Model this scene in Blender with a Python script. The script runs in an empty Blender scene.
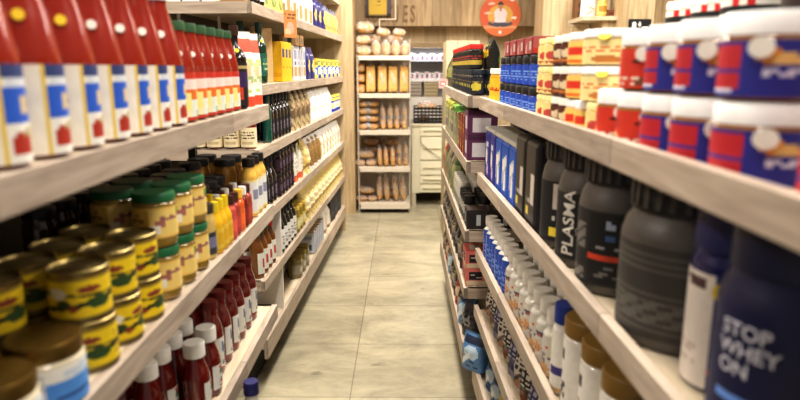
import bpy, bmesh, math, random
from mathutils import Vector, noise as mnoise
random.seed(7)
PI = math.pi
SC = bpy.context.scene
COL = SC.collection

# ------------------------------------------------------------------ camera
F, CAMH = 620.0, 1.45
PITCH = math.atan(132 / 620.0)
YAW = math.atan(3 / 620.0)
cam_d = bpy.data.cameras.new('camera')
cam = bpy.data.objects.new('camera', cam_d)
COL.objects.link(cam)
cam.location = (0, 0, CAMH)
cam.rotation_euler = (PI / 2 - PITCH, 0, YAW)
cam_d.sensor_width = 36.0
cam_d.lens = 36.0 * F / 800.0
cam_d.clip_start = 0.02
cam_d.dof.use_dof = True
cam_d.dof.focus_distance = 2.5
cam_d.dof.aperture_fstop = 2.6
SC.camera = cam

def depth(x, y, z):
    c, s = math.cos(PITCH), math.sin(PITCH)
    fw = (-math.sin(YAW) * c, math.cos(YAW) * c, -s)
    return x * fw[0] + y * fw[1] + (z - CAMH) * fw[2]

def at(px, py, Y):
    """world point on the plane y=Y seen at a photo pixel"""
    c, s = math.cos(PITCH), math.sin(PITCH)
    cy, sy = math.cos(YAW), math.sin(YAW)
    a, b = (px - 400) / F, (200 - py) / F
    r = (a * cy - sy * (c + b * s), a * sy + cy * (c + b * s), -s + b * c)
    t = Y / r[1]
    return (r[0] * t, Y, CAMH + r[2] * t)

# ------------------------------------------------------------------ colour + materials
def L(*c):
    if len(c) == 1:
        c = c[0]
    out = []
    for v in c[:3]:
        v = v / 255.0
        out.append(v / 12.92 if v <= 0.04045 else ((v + 0.055) / 1.055) ** 2.4)
    return tuple(out)

MATS = {}
def printed(name, rough, metal=0.0, coat=0.0, spec=0.5, bump=0.0, nscale=60):
    """surface coloured by the mesh's own print, broken up by a little noise"""
    m = bpy.data.materials.new(name); m.use_nodes = True
    nt = m.node_tree; b = nt.nodes['Principled BSDF']
    at_ = nt.nodes.new('ShaderNodeAttribute'); at_.attribute_name = 'Col'
    tc = nt.nodes.new('ShaderNodeTexCoord')
    no = nt.nodes.new('ShaderNodeTexNoise'); no.inputs['Scale'].default_value = nscale
    nt.links.new(tc.outputs['Object'], no.inputs['Vector'])
    mr = nt.nodes.new('ShaderNodeMapRange')
    mr.inputs['To Min'].default_value = 0.88; mr.inputs['To Max'].default_value = 1.1
    nt.links.new(no.outputs['Fac'], mr.inputs['Value'])
    mx = nt.nodes.new('ShaderNodeVectorMath'); mx.operation = 'SCALE'
    nt.links.new(at_.outputs['Color'], mx.inputs[0]); nt.links.new(mr.outputs['Result'], mx.inputs['Scale'])
    nt.links.new(mx.outputs[0], b.inputs['Base Color'])
    b.inputs['Roughness'].default_value = rough
    b.inputs['Metallic'].default_value = metal
    b.inputs['Coat Weight'].default_value = coat
    b.inputs['Coat Roughness'].default_value = 0.08
    b.inputs['Specular IOR Level'].default_value = spec
    if bump:
        bp = nt.nodes.new('ShaderNodeBump'); bp.inputs['Strength'].default_value = bump
        bp.inputs['Distance'].default_value = 0.003
        nt.links.new(no.outputs['Fac'], bp.inputs['Height']); nt.links.new(bp.outputs['Normal'], b.inputs['Normal'])
    MATS[name] = m
    return m

printed('plastic', 0.38)
printed('paper', 0.55)
printed('gloss', 0.16, coat=0.5)
printed('glassy', 0.08, coat=1.0)
printed('metal', 0.32, metal=0.85)
printed('matte', 0.8, spec=0.2)
printed('foil', 0.3, coat=0.3, bump=0.6, nscale=45)
printed('crust', 0.7, bump=0.5, nscale=40)

def film():
    m = bpy.data.materials.new('clear_film'); m.use_nodes = True
    nt = m.node_tree; nt.nodes.clear()
    out = nt.nodes.new('ShaderNodeOutputMaterial')
    tr = nt.nodes.new('ShaderNodeBsdfTransparent'); gl = nt.nodes.new('ShaderNodeBsdfPrincipled')
    gl.inputs['Base Color'].default_value = (.85, .84, .82, 1); gl.inputs['Roughness'].default_value = .18
    mx = nt.nodes.new('ShaderNodeMixShader')
    tc = nt.nodes.new('ShaderNodeTexCoord'); no = nt.nodes.new('ShaderNodeTexNoise'); no.inputs['Scale'].default_value = 26
    nt.links.new(tc.outputs['Object'], no.inputs['Vector'])
    mr = nt.nodes.new('ShaderNodeMapRange'); mr.inputs['From Min'].default_value = .4; mr.inputs['From Max'].default_value = .75
    mr.inputs['To Min'].default_value = .12; mr.inputs['To Max'].default_value = .62
    nt.links.new(no.outputs['Fac'], mr.inputs['Value']); nt.links.new(mr.outputs['Result'], mx.inputs['Fac'])
    bp = nt.nodes.new('ShaderNodeBump'); bp.inputs['Strength'].default_value = .8; bp.inputs['Distance'].default_value = .01
    nt.links.new(no.outputs['Fac'], bp.inputs['Height']); nt.links.new(bp.outputs['Normal'], gl.inputs['Normal'])
    nt.links.new(tr.outputs[0], mx.inputs[1]); nt.links.new(gl.outputs[0], mx.inputs[2]); nt.links.new(mx.outputs[0], out.inputs[0])
    MATS['film'] = m
film()

def wood(name, c1, c2, c3, scale=(1, 1, 1), rough=.5, plank=None, axis=1):
    """bleached timber: stretched noise grain, optional plank joints along x"""
    m = bpy.data.materials.new(name); m.use_nodes = True
    nt = m.node_tree; b = nt.nodes['Principled BSDF']
    tc = nt.nodes.new('ShaderNodeTexCoord'); mp = nt.nodes.new('ShaderNodeMapping')
    mp.inputs['Scale'].default_value = scale
    nt.links.new(tc.outputs['Object'], mp.inputs['Vector'])
    n1 = nt.nodes.new('ShaderNodeTexNoise'); n1.inputs['Scale'].default_value = 3.0
    n1.inputs['Detail'].default_value = 6; n1.inputs['Distortion'].default_value = .6
    nt.links.new(mp.outputs[0], n1.inputs['Vector'])
    cr = nt.nodes.new('ShaderNodeValToRGB')
    cr.color_ramp.elements[0].position = .3; cr.color_ramp.elements[0].color = (*L(c1), 1)
    cr.color_ramp.elements[1].position = .7; cr.color_ramp.elements[1].color = (*L(c3), 1)
    e = cr.color_ramp.elements.new(.5); e.color = (*L(c2), 1)
    nt.links.new(n1.outputs['Fac'], cr.inputs['Fac'])
    last = cr.outputs['Color']
    if plank:
        sp = nt.nodes.new('ShaderNodeSeparateXYZ'); nt.links.new(tc.outputs['Object'], sp.inputs[0])
        dv = nt.nodes.new('ShaderNodeMath'); dv.operation = 'DIVIDE'; dv.inputs[1].default_value = plank
        nt.links.new(sp.outputs[axis], dv.inputs[0])
        fl = nt.nodes.new('ShaderNodeMath'); fl.operation = 'FLOOR'; nt.links.new(dv.outputs[0], fl.inputs[0])
        wn = nt.nodes.new('ShaderNodeTexWhiteNoise'); wn.noise_dimensions = '1D'; nt.links.new(fl.outputs[0], wn.inputs['W'])
        fr = nt.nodes.new('ShaderNodeMath'); fr.operation = 'FRACT'; nt.links.new(dv.outputs[0], fr.inputs[0])
        lt = nt.nodes.new('ShaderNodeMath'); lt.operation = 'GREATER_THAN'; lt.inputs[1].default_value = .004 / plank
        nt.links.new(fr.outputs[0], lt.inputs[0])
        mr = nt.nodes.new('ShaderNodeMapRange'); mr.inputs['To Min'].default_value = .78; mr.inputs['To Max'].default_value = 1.12
        nt.links.new(wn.outputs['Value'], mr.inputs['Value'])
        m2 = nt.nodes.new('ShaderNodeMapRange'); m2.inputs['To Min'].default_value = .55
        nt.links.new(lt.outputs[0], m2.inputs['Value'])
        mu = nt.nodes.new('ShaderNodeMath'); mu.operation = 'MULTIPLY'
        nt.links.new(mr.outputs[0], mu.inputs[0]); nt.links.new(m2.outputs[0], mu.inputs[1])
        vs = nt.nodes.new('ShaderNodeVectorMath'); vs.operation = 'SCALE'
        nt.links.new(last, vs.inputs[0]); nt.links.new(mu.outputs[0], vs.inputs['Scale'])
        last = vs.outputs[0]
    nt.links.new(last, b.inputs['Base Color'])
    b.inputs['Roughness'].default_value = rough
    bp = nt.nodes.new('ShaderNodeBump'); bp.inputs['Strength'].default_value = .15; bp.inputs['Distance'].default_value = .002
    nt.links.new(n1.outputs['Fac'], bp.inputs['Height']); nt.links.new(bp.outputs['Normal'], b.inputs['Normal'])
    MATS[name] = m
    return m

wood('bleached_oak', (162, 145, 129), (182, 165, 148), (198, 182, 165), (22, 2.2, 22), .5, plank=.93)
wood('end_oak', (162, 145, 129), (182, 165, 148), (198, 182, 165), (1.5, 22, 22), .5)
wood('shelf_board', (190, 172, 146), (208, 192, 166), (222, 208, 184), (10, 1.5, 10), .45)
wood('wall_oak', (150, 122, 88), (172, 145, 108), (188, 162, 124), (9, 9, .9), .6, plank=.31, axis=0)
wood('wall_pale', (196, 170, 132), (212, 188, 150), (224, 202, 166), (9, 9, .9), .6, plank=.24, axis=0)
wood('pillar_oak', (170, 144, 108), (190, 166, 128), (206, 184, 148), (14, 14, 1.1), .6)
wood('carved_oak', (112, 82, 52), (128, 98, 64), (142, 112, 76), (9, 9, 2), .65)

def floor_mat():
    m = bpy.data.materials.new('stone_tiles'); m.use_nodes = True
    nt = m.node_tree; b = nt.nodes['Principled BSDF']
    tc = nt.nodes.new('ShaderNodeTexCoord'); mp = nt.nodes.new('ShaderNodeMapping')
    mp.inputs['Location'].default_value = (.237 + 6.0, -2.545 + 5.5 * 1.0, 0)
    nt.links.new(tc.outputs['Object'], mp.inputs['Vector'])
    br = nt.nodes.new('ShaderNodeTexBrick'); br.offset = 0.0; br.squash = 1.0
    br.inputs['Scale'].default_value = 1.0; br.inputs['Brick Width'].default_value = .6; br.inputs['Row Height'].default_value = .55
    br.inputs['Mortar Size'].default_value = .0035; br.inputs['Mortar Smooth'].default_value = .3
    br.inputs['Color1'].default_value = (*L(176, 167, 142), 1); br.inputs['Color2'].default_value = (*L(190, 181, 156), 1)
    br.inputs['Mortar'].default_value = (*L(140, 132, 112), 1)
    nt.links.new(mp.outputs[0], br.inputs['Vector'])
    n1 = nt.nodes.new('ShaderNodeTexNoise'); n1.inputs['Scale'].default_value = 2.6; n1.inputs['Detail'].default_value = 8
    n1.inputs['Roughness'].default_value = .75; n1.inputs['Distortion'].default_value = .5
    mpn = nt.nodes.new('ShaderNodeMapping'); mpn.inputs['Scale'].default_value = (1, 2.0, 1)
    nt.links.new(tc.outputs['Object'], mpn.inputs['Vector']); nt.links.new(mpn.outputs[0], n1.inputs['Vector'])
    mr = nt.nodes.new('ShaderNodeMapRange'); mr.inputs['From Min'].default_value = .3; mr.inputs['From Max'].default_value = .7
    mr.inputs['To Min'].default_value = .55; mr.inputs['To Max'].default_value = 1.16
    nt.links.new(n1.outputs['Fac'], mr.inputs['Value'])
    # sparse dark blotches
    n2 = nt.nodes.new('ShaderNodeTexNoise'); n2.inputs['Scale'].default_value = 5.5; n2.inputs['Detail'].default_value = 5
    nt.links.new(mpn.outputs[0], n2.inputs['Vector'])
    m2 = nt.nodes.new('ShaderNodeMapRange'); m2.inputs['From Min'].default_value = .66; m2.inputs['From Max'].default_value = .74
    m2.inputs['To Min'].default_value = 1.0; m2.inputs['To Max'].default_value = .6
    nt.links.new(n2.outputs['Fac'], m2.inputs['Value'])
    mu = nt.nodes.new('ShaderNodeMath'); mu.operation = 'MULTIPLY'
    nt.links.new(mr.outputs[0], mu.inputs[0]); nt.links.new(m2.outputs[0], mu.inputs[1])
    vs = nt.nodes.new('ShaderNodeVectorMath'); vs.operation = 'SCALE'
    nt.links.new(br.outputs['Color'], vs.inputs[0]); nt.links.new(mu.outputs[0], vs.inputs['Scale'])
    nt.links.new(vs.outputs[0], b.inputs['Base Color'])
    b.inputs['Roughness'].default_value = .3
    bp = nt.nodes.new('ShaderNodeBump'); bp.inputs['Strength'].default_value = .12; bp.inputs['Distance'].default_value = .004
    nt.links.new(n1.outputs['Fac'], bp.inputs['Height']); nt.links.new(bp.outputs['Normal'], b.inputs['Normal'])
    MATS['floor'] = m
floor_mat()

# ------------------------------------------------------------------ mesh builder
def shade(design, u, v):
    c = design[0]
    for d in design[1:]:
        if d[0] == 'e':
            if ((u - d[1]) / d[3]) ** 2 + ((v - d[2]) / d[4]) ** 2 <= 1: c = d[5]
        elif d[0] == 't':      # lines of small print: many thin dashes
            _, u0, v0, u1, v1, col, n = d
            if u0 <= u <= u1 and v0 <= v <= v1:
                k = (v - v0) / (v1 - v0) * n
                if k % 1 < .55 and (math.sin(u * 93 + int(k) * 4.7) > -.45): c = col
        elif d[0] == 's':      # slanted band
            _, u0, v0, u1, v1, slope, col = d
            vv = v - slope * (u - .5)
            if u0 <= u <= u1 and v0 <= vv <= v1: c = col
        else:
            u0, v0, u1, v1, col = d
            if u0 <= u <= u1 and v0 <= v <= v1: c = col
    return c

class MB:
    def __init__(s): s.v = []; s.f = []; s.c = []
    def face(s, idx, col): s.f.append(idx); s.c.append(col)
    def lathe(s, prof, seg=20, at=(0, 0, 0), sx=1.0, sy=1.0):
        """prof: (radius, z, colour of the band above)"""
        rings = []
        for r, z, _ in prof:
            if r < 1e-6:
                s.v.append((at[0], at[1], at[2] + z)); rings.append([len(s.v) - 1])
            else:
                b = len(s.v)
                for k in range(seg):
                    a = 2 * PI * k / seg
                    s.v.append((at[0] + r * sx * math.cos(a), at[1] + r * sy * math.sin(a), at[2] + z))
                rings.append(list(range(b, b + seg)))
        for i in range(len(prof) - 1):
            A, B, col = rings[i], rings[i + 1], prof[i][2]
            for k in range(seg):
                k2 = (k + 1) % seg
                if len(A) == 1 and len(B) == 1: continue
                if len(A) == 1: s.face([A[0], B[k2], B[k]][::-1] if False else [A[0], B[k2], B[k]], col)
                elif len(B) == 1: s.face([A[k], A[k2], B[0]], col)
                else: s.face([A[k], A[k2], B[k2], B[k]], col)
        return s
    def patch(s, r0, z0, z1, a0, a1, design, nu=24, nv=14, r1=None, sx=1.0, sy=1.0):
        """curved label round a bottle, its middle at the local front (-y)"""
        r1 = r0 if r1 is None else r1
        a0, a1 = math.radians(a0), math.radians(a1)
        b = len(s.v)
        for j in range(nv + 1):
            t = j / nv; r = r0 + (r1 - r0) * t
            for i in range(nu + 1):
                a = a0 + (a1 - a0) * i / nu
                s.v.append((r * sx * math.sin(a), -r * sy * math.cos(a), z0 + (z1 - z0) * t))
        for j in range(nv):
            for i in range(nu):
                p = b + j * (nu + 1) + i
                s.face([p, p + 1, p + nu + 2, p + nu + 1], shade(design, (i + .5) / nu, (j + .5) / nv))
        return s
    def grid(s, o, ux, vy, design, nu=16, nv=16):
        o, ux, vy = Vector(o), Vector(ux), Vector(vy); b = len(s.v)
        for j in range(nv + 1):
            for i in range(nu + 1): s.v.append(tuple(o + ux * (i / nu) + vy * (j / nv)))
        for j in range(nv):
            for i in range(nu):
                p = b + j * (nu + 1) + i
                s.face([p, p + 1, p + nu + 2, p + nu + 1], shade(design, (i + .5) / nu, (j + .5) / nv))
        return s
    def box(s, x0, y0, z0, x1, y1, z1, col, bev=0.0):
        bm = bmesh.new(); bmesh.ops.create_cube(bm, size=1)
        for v in bm.verts:
            v.co = Vector(((x0 + x1) / 2 + v.co.x * (x1 - x0), (y0 + y1) / 2 + v.co.y * (y1 - y0), (z0 + z1) / 2 + v.co.z * (z1 - z0)))
        if bev: bmesh.ops.bevel(bm, geom=list(bm.edges), offset=bev, segments=2, affect='EDGES', profile=.5)
        s.addbm(bm, col); bm.free(); return s
    def addbm(s, bm, col):
        b = len(s.v); bm.verts.index_update()
        for v in bm.verts: s.v.append(tuple(v.co))
        for f in bm.faces: s.face([b + v.index for v in f.verts], col(f) if callable(col) else col)
    def blob(s, c, rad, col, p=2.4, nu=20, nv=12, wob=0.0, seed=0, fn=None, freq=14):
        """superellipsoid with some wobble"""
        b = len(s.v); g = lambda w, e: math.copysign(abs(w) ** (2 / e), w)
        pts = []
        for j in range(nv + 1):
            th = -PI / 2 + PI * j / nv
            for i in range(nu):
                ph = 2 * PI * i / nu
                x = g(math.cos(th), p) * g(math.cos(ph), p); y = g(math.cos(th), p) * g(math.sin(ph), p); z = g(math.sin(th), p)
                k = 1 + (wob * mnoise.noise(Vector((x * freq * rad[0] + seed * 3.1, y * freq * rad[1], z * freq * rad[2] + seed))) if wob else 0)
                s.v.append((c[0] + x * rad[0] * min(k, 1.05), c[1] + y * rad[1] * min(k, 1.05), max(c[2] - rad[2], c[2] + z * rad[2] * k))); pts.append((x, y, z))
        for j in range(nv):
            for i in range(nu):
                i2 = (i + 1) % nu
                q = [b + j * nu + i, b + j * nu + i2, b + (j + 1) * nu + i2, b + (j + 1) * nu + i]
                s.face(q, fn(*pts[j * nu + i]) if fn else col)
        return s
    def tube(s, pts, r, col, seg=8):
        for a, bb in zip(pts[:-1], pts[1:]):
            a, bb = Vector(a), Vector(bb); d = (bb - a)
            q = d.to_track_quat('Z', 'Y'); b = len(s.v)
            for e in (a, bb):
                for k in range(seg):
                    an = 2 * PI * k / seg
                    s.v.append(tuple(e + q @ Vector((r * math.cos(an), r * math.sin(an), 0))))
            for k in range(seg):
                k2 = (k + 1) % seg
                s.face([b + k, b + k2, b + seg + k2, b + seg + k], col)
            s.face(list(range(b + seg - 1, b - 1, -1)), col); s.face(list(range(b + seg, b + 2 * seg)), col)
        return s
    def mesh(s, name, mat, smooth=True):
        me = bpy.data.meshes.new(name)
        me.from_pydata(s.v, [], s.f); me.update()
        at_ = me.color_attributes.new('Col', 'FLOAT_COLOR', 'CORNER')
        data = []
        for p, c in zip(me.polygons, s.c):
            data += [c[0], c[1], c[2], 1.0] * p.loop_total
        at_.data.foreach_set('color', data)
        if smooth:
            me.polygons.foreach_set('use_smooth', [True] * len(me.polygons))
            me.set_sharp_from_angle(angle=math.radians(38))
        me.materials.append(MATS[mat])
        return me

def text_mesh(txt, size, place, col, name='lettering', mat='paper', bold=.0, extrude=0.0, align='CENTER', squeeze=1.0):
    cu = bpy.data.curves.new('lettering', 'FONT'); cu.body = txt; cu.size = size
    cu.align_x = align; cu.align_y = 'CENTER'; cu.offset = bold * size; cu.extrude = extrude; cu.resolution_u = 3
    ob = bpy.data.objects.new('lettering', cu); COL.objects.link(ob)
    bpy.context.view_layer.update()
    me0 = bpy.data.meshes.new_from_object(ob.evaluated_get(bpy.context.evaluated_depsgraph_get()))
    bpy.data.objects.remove(ob); bpy.data.curves.remove(cu)
    mb = MB(); mb.v = [place(v.co.x * squeeze, v.co.y, v.co.z) for v in me0.vertices]
    for p in me0.polygons: mb.face(list(p.vertices), col)
    bpy.data.meshes.remove(me0)
    return mb.mesh(name, mat, smooth=False)

# ------------------------------------------------------------------ things and parts
DEFS = {}
LABELS = {}
def tag(o, label=None, cat=None, group=None, kind=None):
    if label:
        n = len(label.replace(',', ' ').split())
        if not 4 <= n <= 16: print('LABEL LENGTH', n, label)
        if label in LABELS: print('LABEL TWICE', label)
        LABELS[label] = 1
        o['label'] = label
    if cat: o['category'] = cat
    if group: o['group'] = group
    if kind: o['kind'] = kind
    return o
def obj(name, me, parent=None, loc=(0, 0, 0)):
    o = bpy.data.objects.new(name, me); COL.objects.link(o); o.location = loc
    if parent: o.parent = parent
    return o
def empty(name, loc=(0, 0, 0), rz=0.0):
    o = bpy.data.objects.new(name, None); COL.objects.link(o)
    o.location = loc; o.rotation_euler = (0, 0, rz); o.empty_display_size = .05
    return o
def define(key, thing, parts):
    """parts: (name, mesh, index of parent part or None[, label])"""
    DEFS[key] = (thing, parts)
def put(key, x, y, z, rz, label, cat, group=None, tilt=(0, 0), s=1.0, s3=None):
    thing, parts = DEFS[key]
    if len(parts) == 1:
        r = obj(thing, parts[0][1])
    else:
        r = empty(thing); made = []
        for p in parts:
            o = obj(p[0], p[1], r if p[2] is None else made[p[2]])
            if len(p) > 3: o['label'] = p[3]
            made.append(o)
    r.location = (x, y, z + .0007); r.rotation_euler = (tilt[0], tilt[1], rz)
    r.scale = s3 if s3 else (s, s, s)
    tag(r, label, cat, group)
    return r

ORD = ['closest to camera', 'second from camera', 'third from camera', 'fourth from camera', 'fifth from camera',
       'sixth from camera', 'seventh from camera', 'eighth from camera', 'ninth from camera', 'tenth from camera',
       'eleventh from camera', 'twelfth from camera', 'thirteenth from camera', 'fourteenth from camera', 'fifteenth from camera']

# fronts of the four shelving runs
BAYS = {
    'A': (lambda y: -.426, 1, PI / 2),
    'B': (lambda y: -.6 + .035 * (y - 3.03), 1, PI / 2 - math.radians(2)),
    'R': (lambda y: .33 - .024 * (y - 1.0), -1, -PI / 2 + math.radians(1.4)),
    'F': (lambda y: .256, -1, -PI / 2),
}
def yp(bay, inset, px, z):
    f, sg, _ = BAYS[bay]; lo, hi = .25, 9.0
    c, s = math.cos(YAW), math.sin(YAW)
    for _ in range(50):
        m = (lo + hi) / 2
        x = f(m) - sg * inset
        u = 400 + F * (x * c + m * s) / depth(x, m, z)
        if (u < px) == (sg > 0): lo = m
        else: hi = m
    return (lo + hi) / 2
def row(keys, bay, z, inset, ys, desc, cat, where, group=None, jit=.12, rot=0.0, s=1.0, tilt=(0, 0), ordn=True, start=0):
    """a row of things one behind the other along a shelf front"""
    f, sg, rz = BAYS[bay]; out = []
    if bay == 'R': inset += .017      # clear of the raised front lip
    for i, y in enumerate(ys):
        k = keys[i % len(keys)] if isinstance(keys, (list, tuple)) else keys
        d = desc[i % len(desc)] if isinstance(desc, (list, tuple)) else desc
        lab = '%s, %s, %s' % (d, ORD[i + start], where) if ordn else '%s, %s' % (d, where)
        out.append(put(k, f(y) - sg * inset, y, z + .0005, rz + rot + random.uniform(-jit, jit), lab, cat, group, s=s, tilt=tilt))
    return out
def span(a, step, n): return [a + step * i for i in range(n)]

# ------------------------------------------------------------------ product kinds
W = L(236, 232, 222); BLK = L(22, 21, 22); DK = L(40, 36, 34)
def vessel(key, thing, r, h, body, cap, rn=None, hs=.6, hn=.8, caph=.12, rc=None, design=None, lz=(.1, .55), lang=150, bmat='gloss', cmat='plastic',
           seg=20, lnu=26, lnv=14, foot=None, sticker=None, ribs=False, lmat='paper', capname='cap', extra=None, capcol2=None):
    """bottle, jar or tub turned about its axis: body, cap, label"""
    rn = rn or r * .9; rc = rc or rn * 1.08; foot = foot or r * .94
    hc = h * (1 - caph); mb = MB()
    mb.lathe([(0, .002, body), (foot * .85, 0, body), (foot, .003, body), (r, .012 if h > .06 else .006, body), (r, h * hs, body), (r * .985, h * hs + .004, body),
              ((r + rn) / 2 * 1.03, h * (hs * .45 + hn * .55), body), (rn, h * hn, body), (rn, hc + .002, body), (0, hc + .002, body)], seg)
    cb = MB(); cc = capcol2 or cap
    if ribs:
        n = 52; pr = []
        cb.lathe([(0, hc, cap), (rc, hc, cap), (rc, h - .006, cc), (rc * .95, h, cc), (0, h, cc)], n)
        for k in range(n // 2):
            a = 2 * PI * k / (n // 2); x, y = rc * math.cos(a), rc * math.sin(a)
            bm = bmesh.new(); bmesh.ops.create_cube(bm, size=1)
            for v in bm.verts:
                v.co = Vector((v.co.x * .005, v.co.y * rc * .1, v.co.z * (h - hc - .012)))
                sl = v.co.z * .45
                a2 = a + sl * 1.0
                vx, vy = (rc + v.co.x), v.co.y
                v.co = Vector((vx * math.cos(a2) - vy * math.sin(a2), vx * math.sin(a2) + vy * math.cos(a2), v.co.z + (h + hc) / 2))
            cb.addbm(bm, L(74, 70, 67)); bm.free()
    else:
        cb.lathe([(0, hc, cap), (rc, hc, cap), (rc, h - .004, cc), (rc * .95, h, cc), (0, h, cc)], seg)
    parts = [('body', mb.mesh('body', bmat), None), (capname, cb.mesh(capname, cmat), None)]
    if design:
        lb = MB().patch(r + .0008, h * lz[0], h * lz[1], -lang, lang, design, lnu, lnv)
        parts.append(('label', lb.mesh('label', lmat), None))
    if sticker:
        a, zz, sr, scol = sticker
        # a small round disc lying on the shoulder, such as a price sticker
        t = (zz - hs) / (hn - hs) if zz > hs else 0
        rr = r + (rn - r) * max(0, min(1, t))
        sb = MB(); sb.lathe([(0, .0015, scol), (sr, .0015, scol), (sr, 0, scol), (0, 0, scol)], 14)
        sm = sb.mesh('round_dot', 'paper')
        from mathutils import Matrix
        an = math.radians(a); slope = math.atan2(r - rn, (hn - hs) * h) if zz > hs else 0
        M = Matrix.Rotation(an, 4, 'Z') @ Matrix.Translation((0, -(rr + .003), zz * h)) @ Matrix.Rotation(PI / 2 - slope, 4, 'X')
        sm.transform(M)
        parts.append(('round_dot', sm, None))
    for e in (extra or []): parts.append(e)
    define(key, thing, parts)

def can(key, thing, r, h, design, lid=(150, 132, 84), r_seg=24):
    lc = L(lid); mb = MB()
    mb.lathe([(0, .004, lc), (r * .9, .004, lc), (r * .93, 0, lc), (r, .002, lc), (r, .006, lc), (r * .985, .008, lc), (r * .985, h - .008, lc), (r, h - .006, lc), (r, h - .001, lc),
              (r * .96, h, lc), (r * .9, h - .005, lc), (r * .6, h - .005, lc), (r * .55, h - .0035, lc), (0, h - .0035, lc)], r_seg)
    lb = MB().patch(r * .99, .009, h - .009, -180, 180, design, 72, 26)
    define(key, thing, [('can_body', mb.mesh('can_body', 'metal'), None), ('label', lb.mesh('label', 'paper'), None)])

def carton(key, thing, w, d, h, col, front, side=None, top=None, bev=.002, mat='paper', extra=None):
    mb = MB().box(-w / 2, -d / 2, 0, w / 2, d / 2, h, col, bev)
    pb = MB(); e = .0007; i = bev * 1.2
    pb.grid((-w / 2 + i, -d / 2 - e, i), (w - 2 * i, 0, 0), (0, 0, h - 2 * i), front, 18, 18)
    if side:
        pb.grid((w / 2 + e, -d / 2 + i, i), (0, d - 2 * i, 0), (0, 0, h - 2 * i), side, 14, 18)
        pb.grid((-w / 2 - e, d / 2 - i, i), (0, -d + 2 * i, 0), (0, 0, h - 2 * i), side, 14, 18)
    if top:
        pb.grid((-w / 2 + i, -d / 2 + i, h + e), (w - 2 * i, 0, 0), (0, d - 2 * i, 0), top, 14, 14)
    parts = [('box_body', mb.mesh('box_body', mat, smooth=False), None), ('printed_panel', pb.mesh('printed_panel', mat, smooth=False), None)]
    for q in (extra or []): parts.append(q)
    define(key, thing, parts)

def pouch(key, thing, w, h, d, design, mat='foil', back=None, crimp=.06, seal=None, wob=.12, seed=0, nu=18, nv=22):
    """pillow bag standing on its gusset; front at -y"""
    mb = MB(); rng = random.Random(seed)
    for side in (0, 1):
        b = len(mb.v)
        for j in range(nv + 1):
            v = j / nv
            for i in range(nu + 1):
                u = i / nu
                pr = (max(0, 1 - abs(2 * u - 1) ** 3.0)) ** .6
                body = min(1.0, (1 - crimp - v) / .38) if v < 1 - crimp else 0
                tt = d / 2 * pr * max(0, body) ** .7 + .0012 * pr
                tt *= 1 + wob * mnoise.noise(Vector((u * 4 + seed, v * 5, side * 3)))
                ww = w * (1 - .06 * (1 - pr) * v + .015 * math.sin(v * 9 + seed))
                mb.v.append(((u - .5) * ww, -tt if side == 0 else tt, v * h))
        for j in range(nv):
            for i in range(nu):
                p = b + j * (nu + 1) + i; q = [p, p + 1, p + nu + 2, p + nu + 1]
                dz = design if side == 0 else (back or design)
                uu = (i + .5) / nu
                mb.face(q if side == 0 else q[::-1], shade(dz, uu if side == 0 else 1 - uu, (j + .5) / nv))
    # gusset at the bottom
    b0, b1 = 0, (nu + 1) * (nv + 1)
    for i in range(nu): mb.face([b0 + i, b1 + i, b1 + i + 1, b0 + i + 1], design[0])
    parts = [('bag_body', mb.mesh('bag_body', mat), None)]
    if seal:
        sb = MB().box(-w * .47, -.0025, h * (1 - crimp), w * .47, .0025, h, seal)
        parts.append(('seal_strip', sb.mesh('seal_strip', mat, smooth=False), None))
    define(key, thing, parts)

def on_cyl(r, phi0, z0, rot90=False):
    """text laid round a cylinder, its centre at angle phi0 (degrees) from the front"""
    p0 = math.radians(phi0)
    def f(x, y, z):
        if rot90: x, y = -y, x
        a = p0 + x / r
        return ((r + .0015 + z) * math.sin(a), -(r + .0015 + z) * math.cos(a), z0 + y)
    return f

# ---- left near unit, top shelf
RED = L(150, 42, 24); TOM = L(148, 40, 22); YEL = L(236, 206, 40); NAVY = L(34, 42, 92); BLU = L(40, 96, 200); CRM = L(238, 226, 196)
sauce = [W, (.42, .86, .66, 1, L(52, 66, 120)), (.43, .78, .64, .86, L(210, 214, 220)), (.42, .4, .66, .78, BLU), (.5, .48, .56, .66, L(210, 190, 150)),
         (.0, 0, .41, 1, L(238, 230, 216)), (.4, 0, .42, 1, L(226, 196, 90)), (.2, .2, .33, .36, L(232, 224, 206)),
         ('e', .5, .2, .07, .13, L(176, 48, 28)), ('e', .54, .3, .03, .05, L(180, 160, 110)), ('t', .22, .5, .33, .9, L(196, 186, 170), 9), ('t', .67, .1, 1, .9, L(180, 170, 160), 12)]
for k, st in (('sauce_yellow', YEL), ('sauce_white', W)):
    vessel(k, 'tomato_sauce_bottle', .042, .262, TOM, L(206, 202, 200), rn=.019, hs=.46, hn=.86, caph=.1, rc=.021, design=sauce, lz=(.02, .44), lang=176, lnu=48, lnv=22, sticker=(-58, .66, .0072, st))  # small round dot on each shoulder, yellow on one kind, white on the other
small = [L(238, 226, 190), (0, .62, 1, 1, L(200, 56, 34)), (.3, .66, .7, .84, L(240, 220, 210)), ('e', .5, .5, .22, .16, L(226, 120, 40)), (.1, .18, .42, .56, L(240, 228, 150)),
         (.42, .1, .8, .4, L(226, 232, 220)), ('e', .62, .16, .14, .1, L(120, 170, 110)), (0, 0, 1, .06, L(190, 60, 40)), ('t', .05, .1, .3, .58, L(150, 170, 120), 7)]
vessel('passata', 'passata_bottle', .033, .205, TOM, L(58, 96, 62), rn=.017, hs=.56, hn=.88, caph=.09, rc=.019, design=small, lz=(.02, .5), lang=176, sticker=(-60, .68, .006, W))
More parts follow.
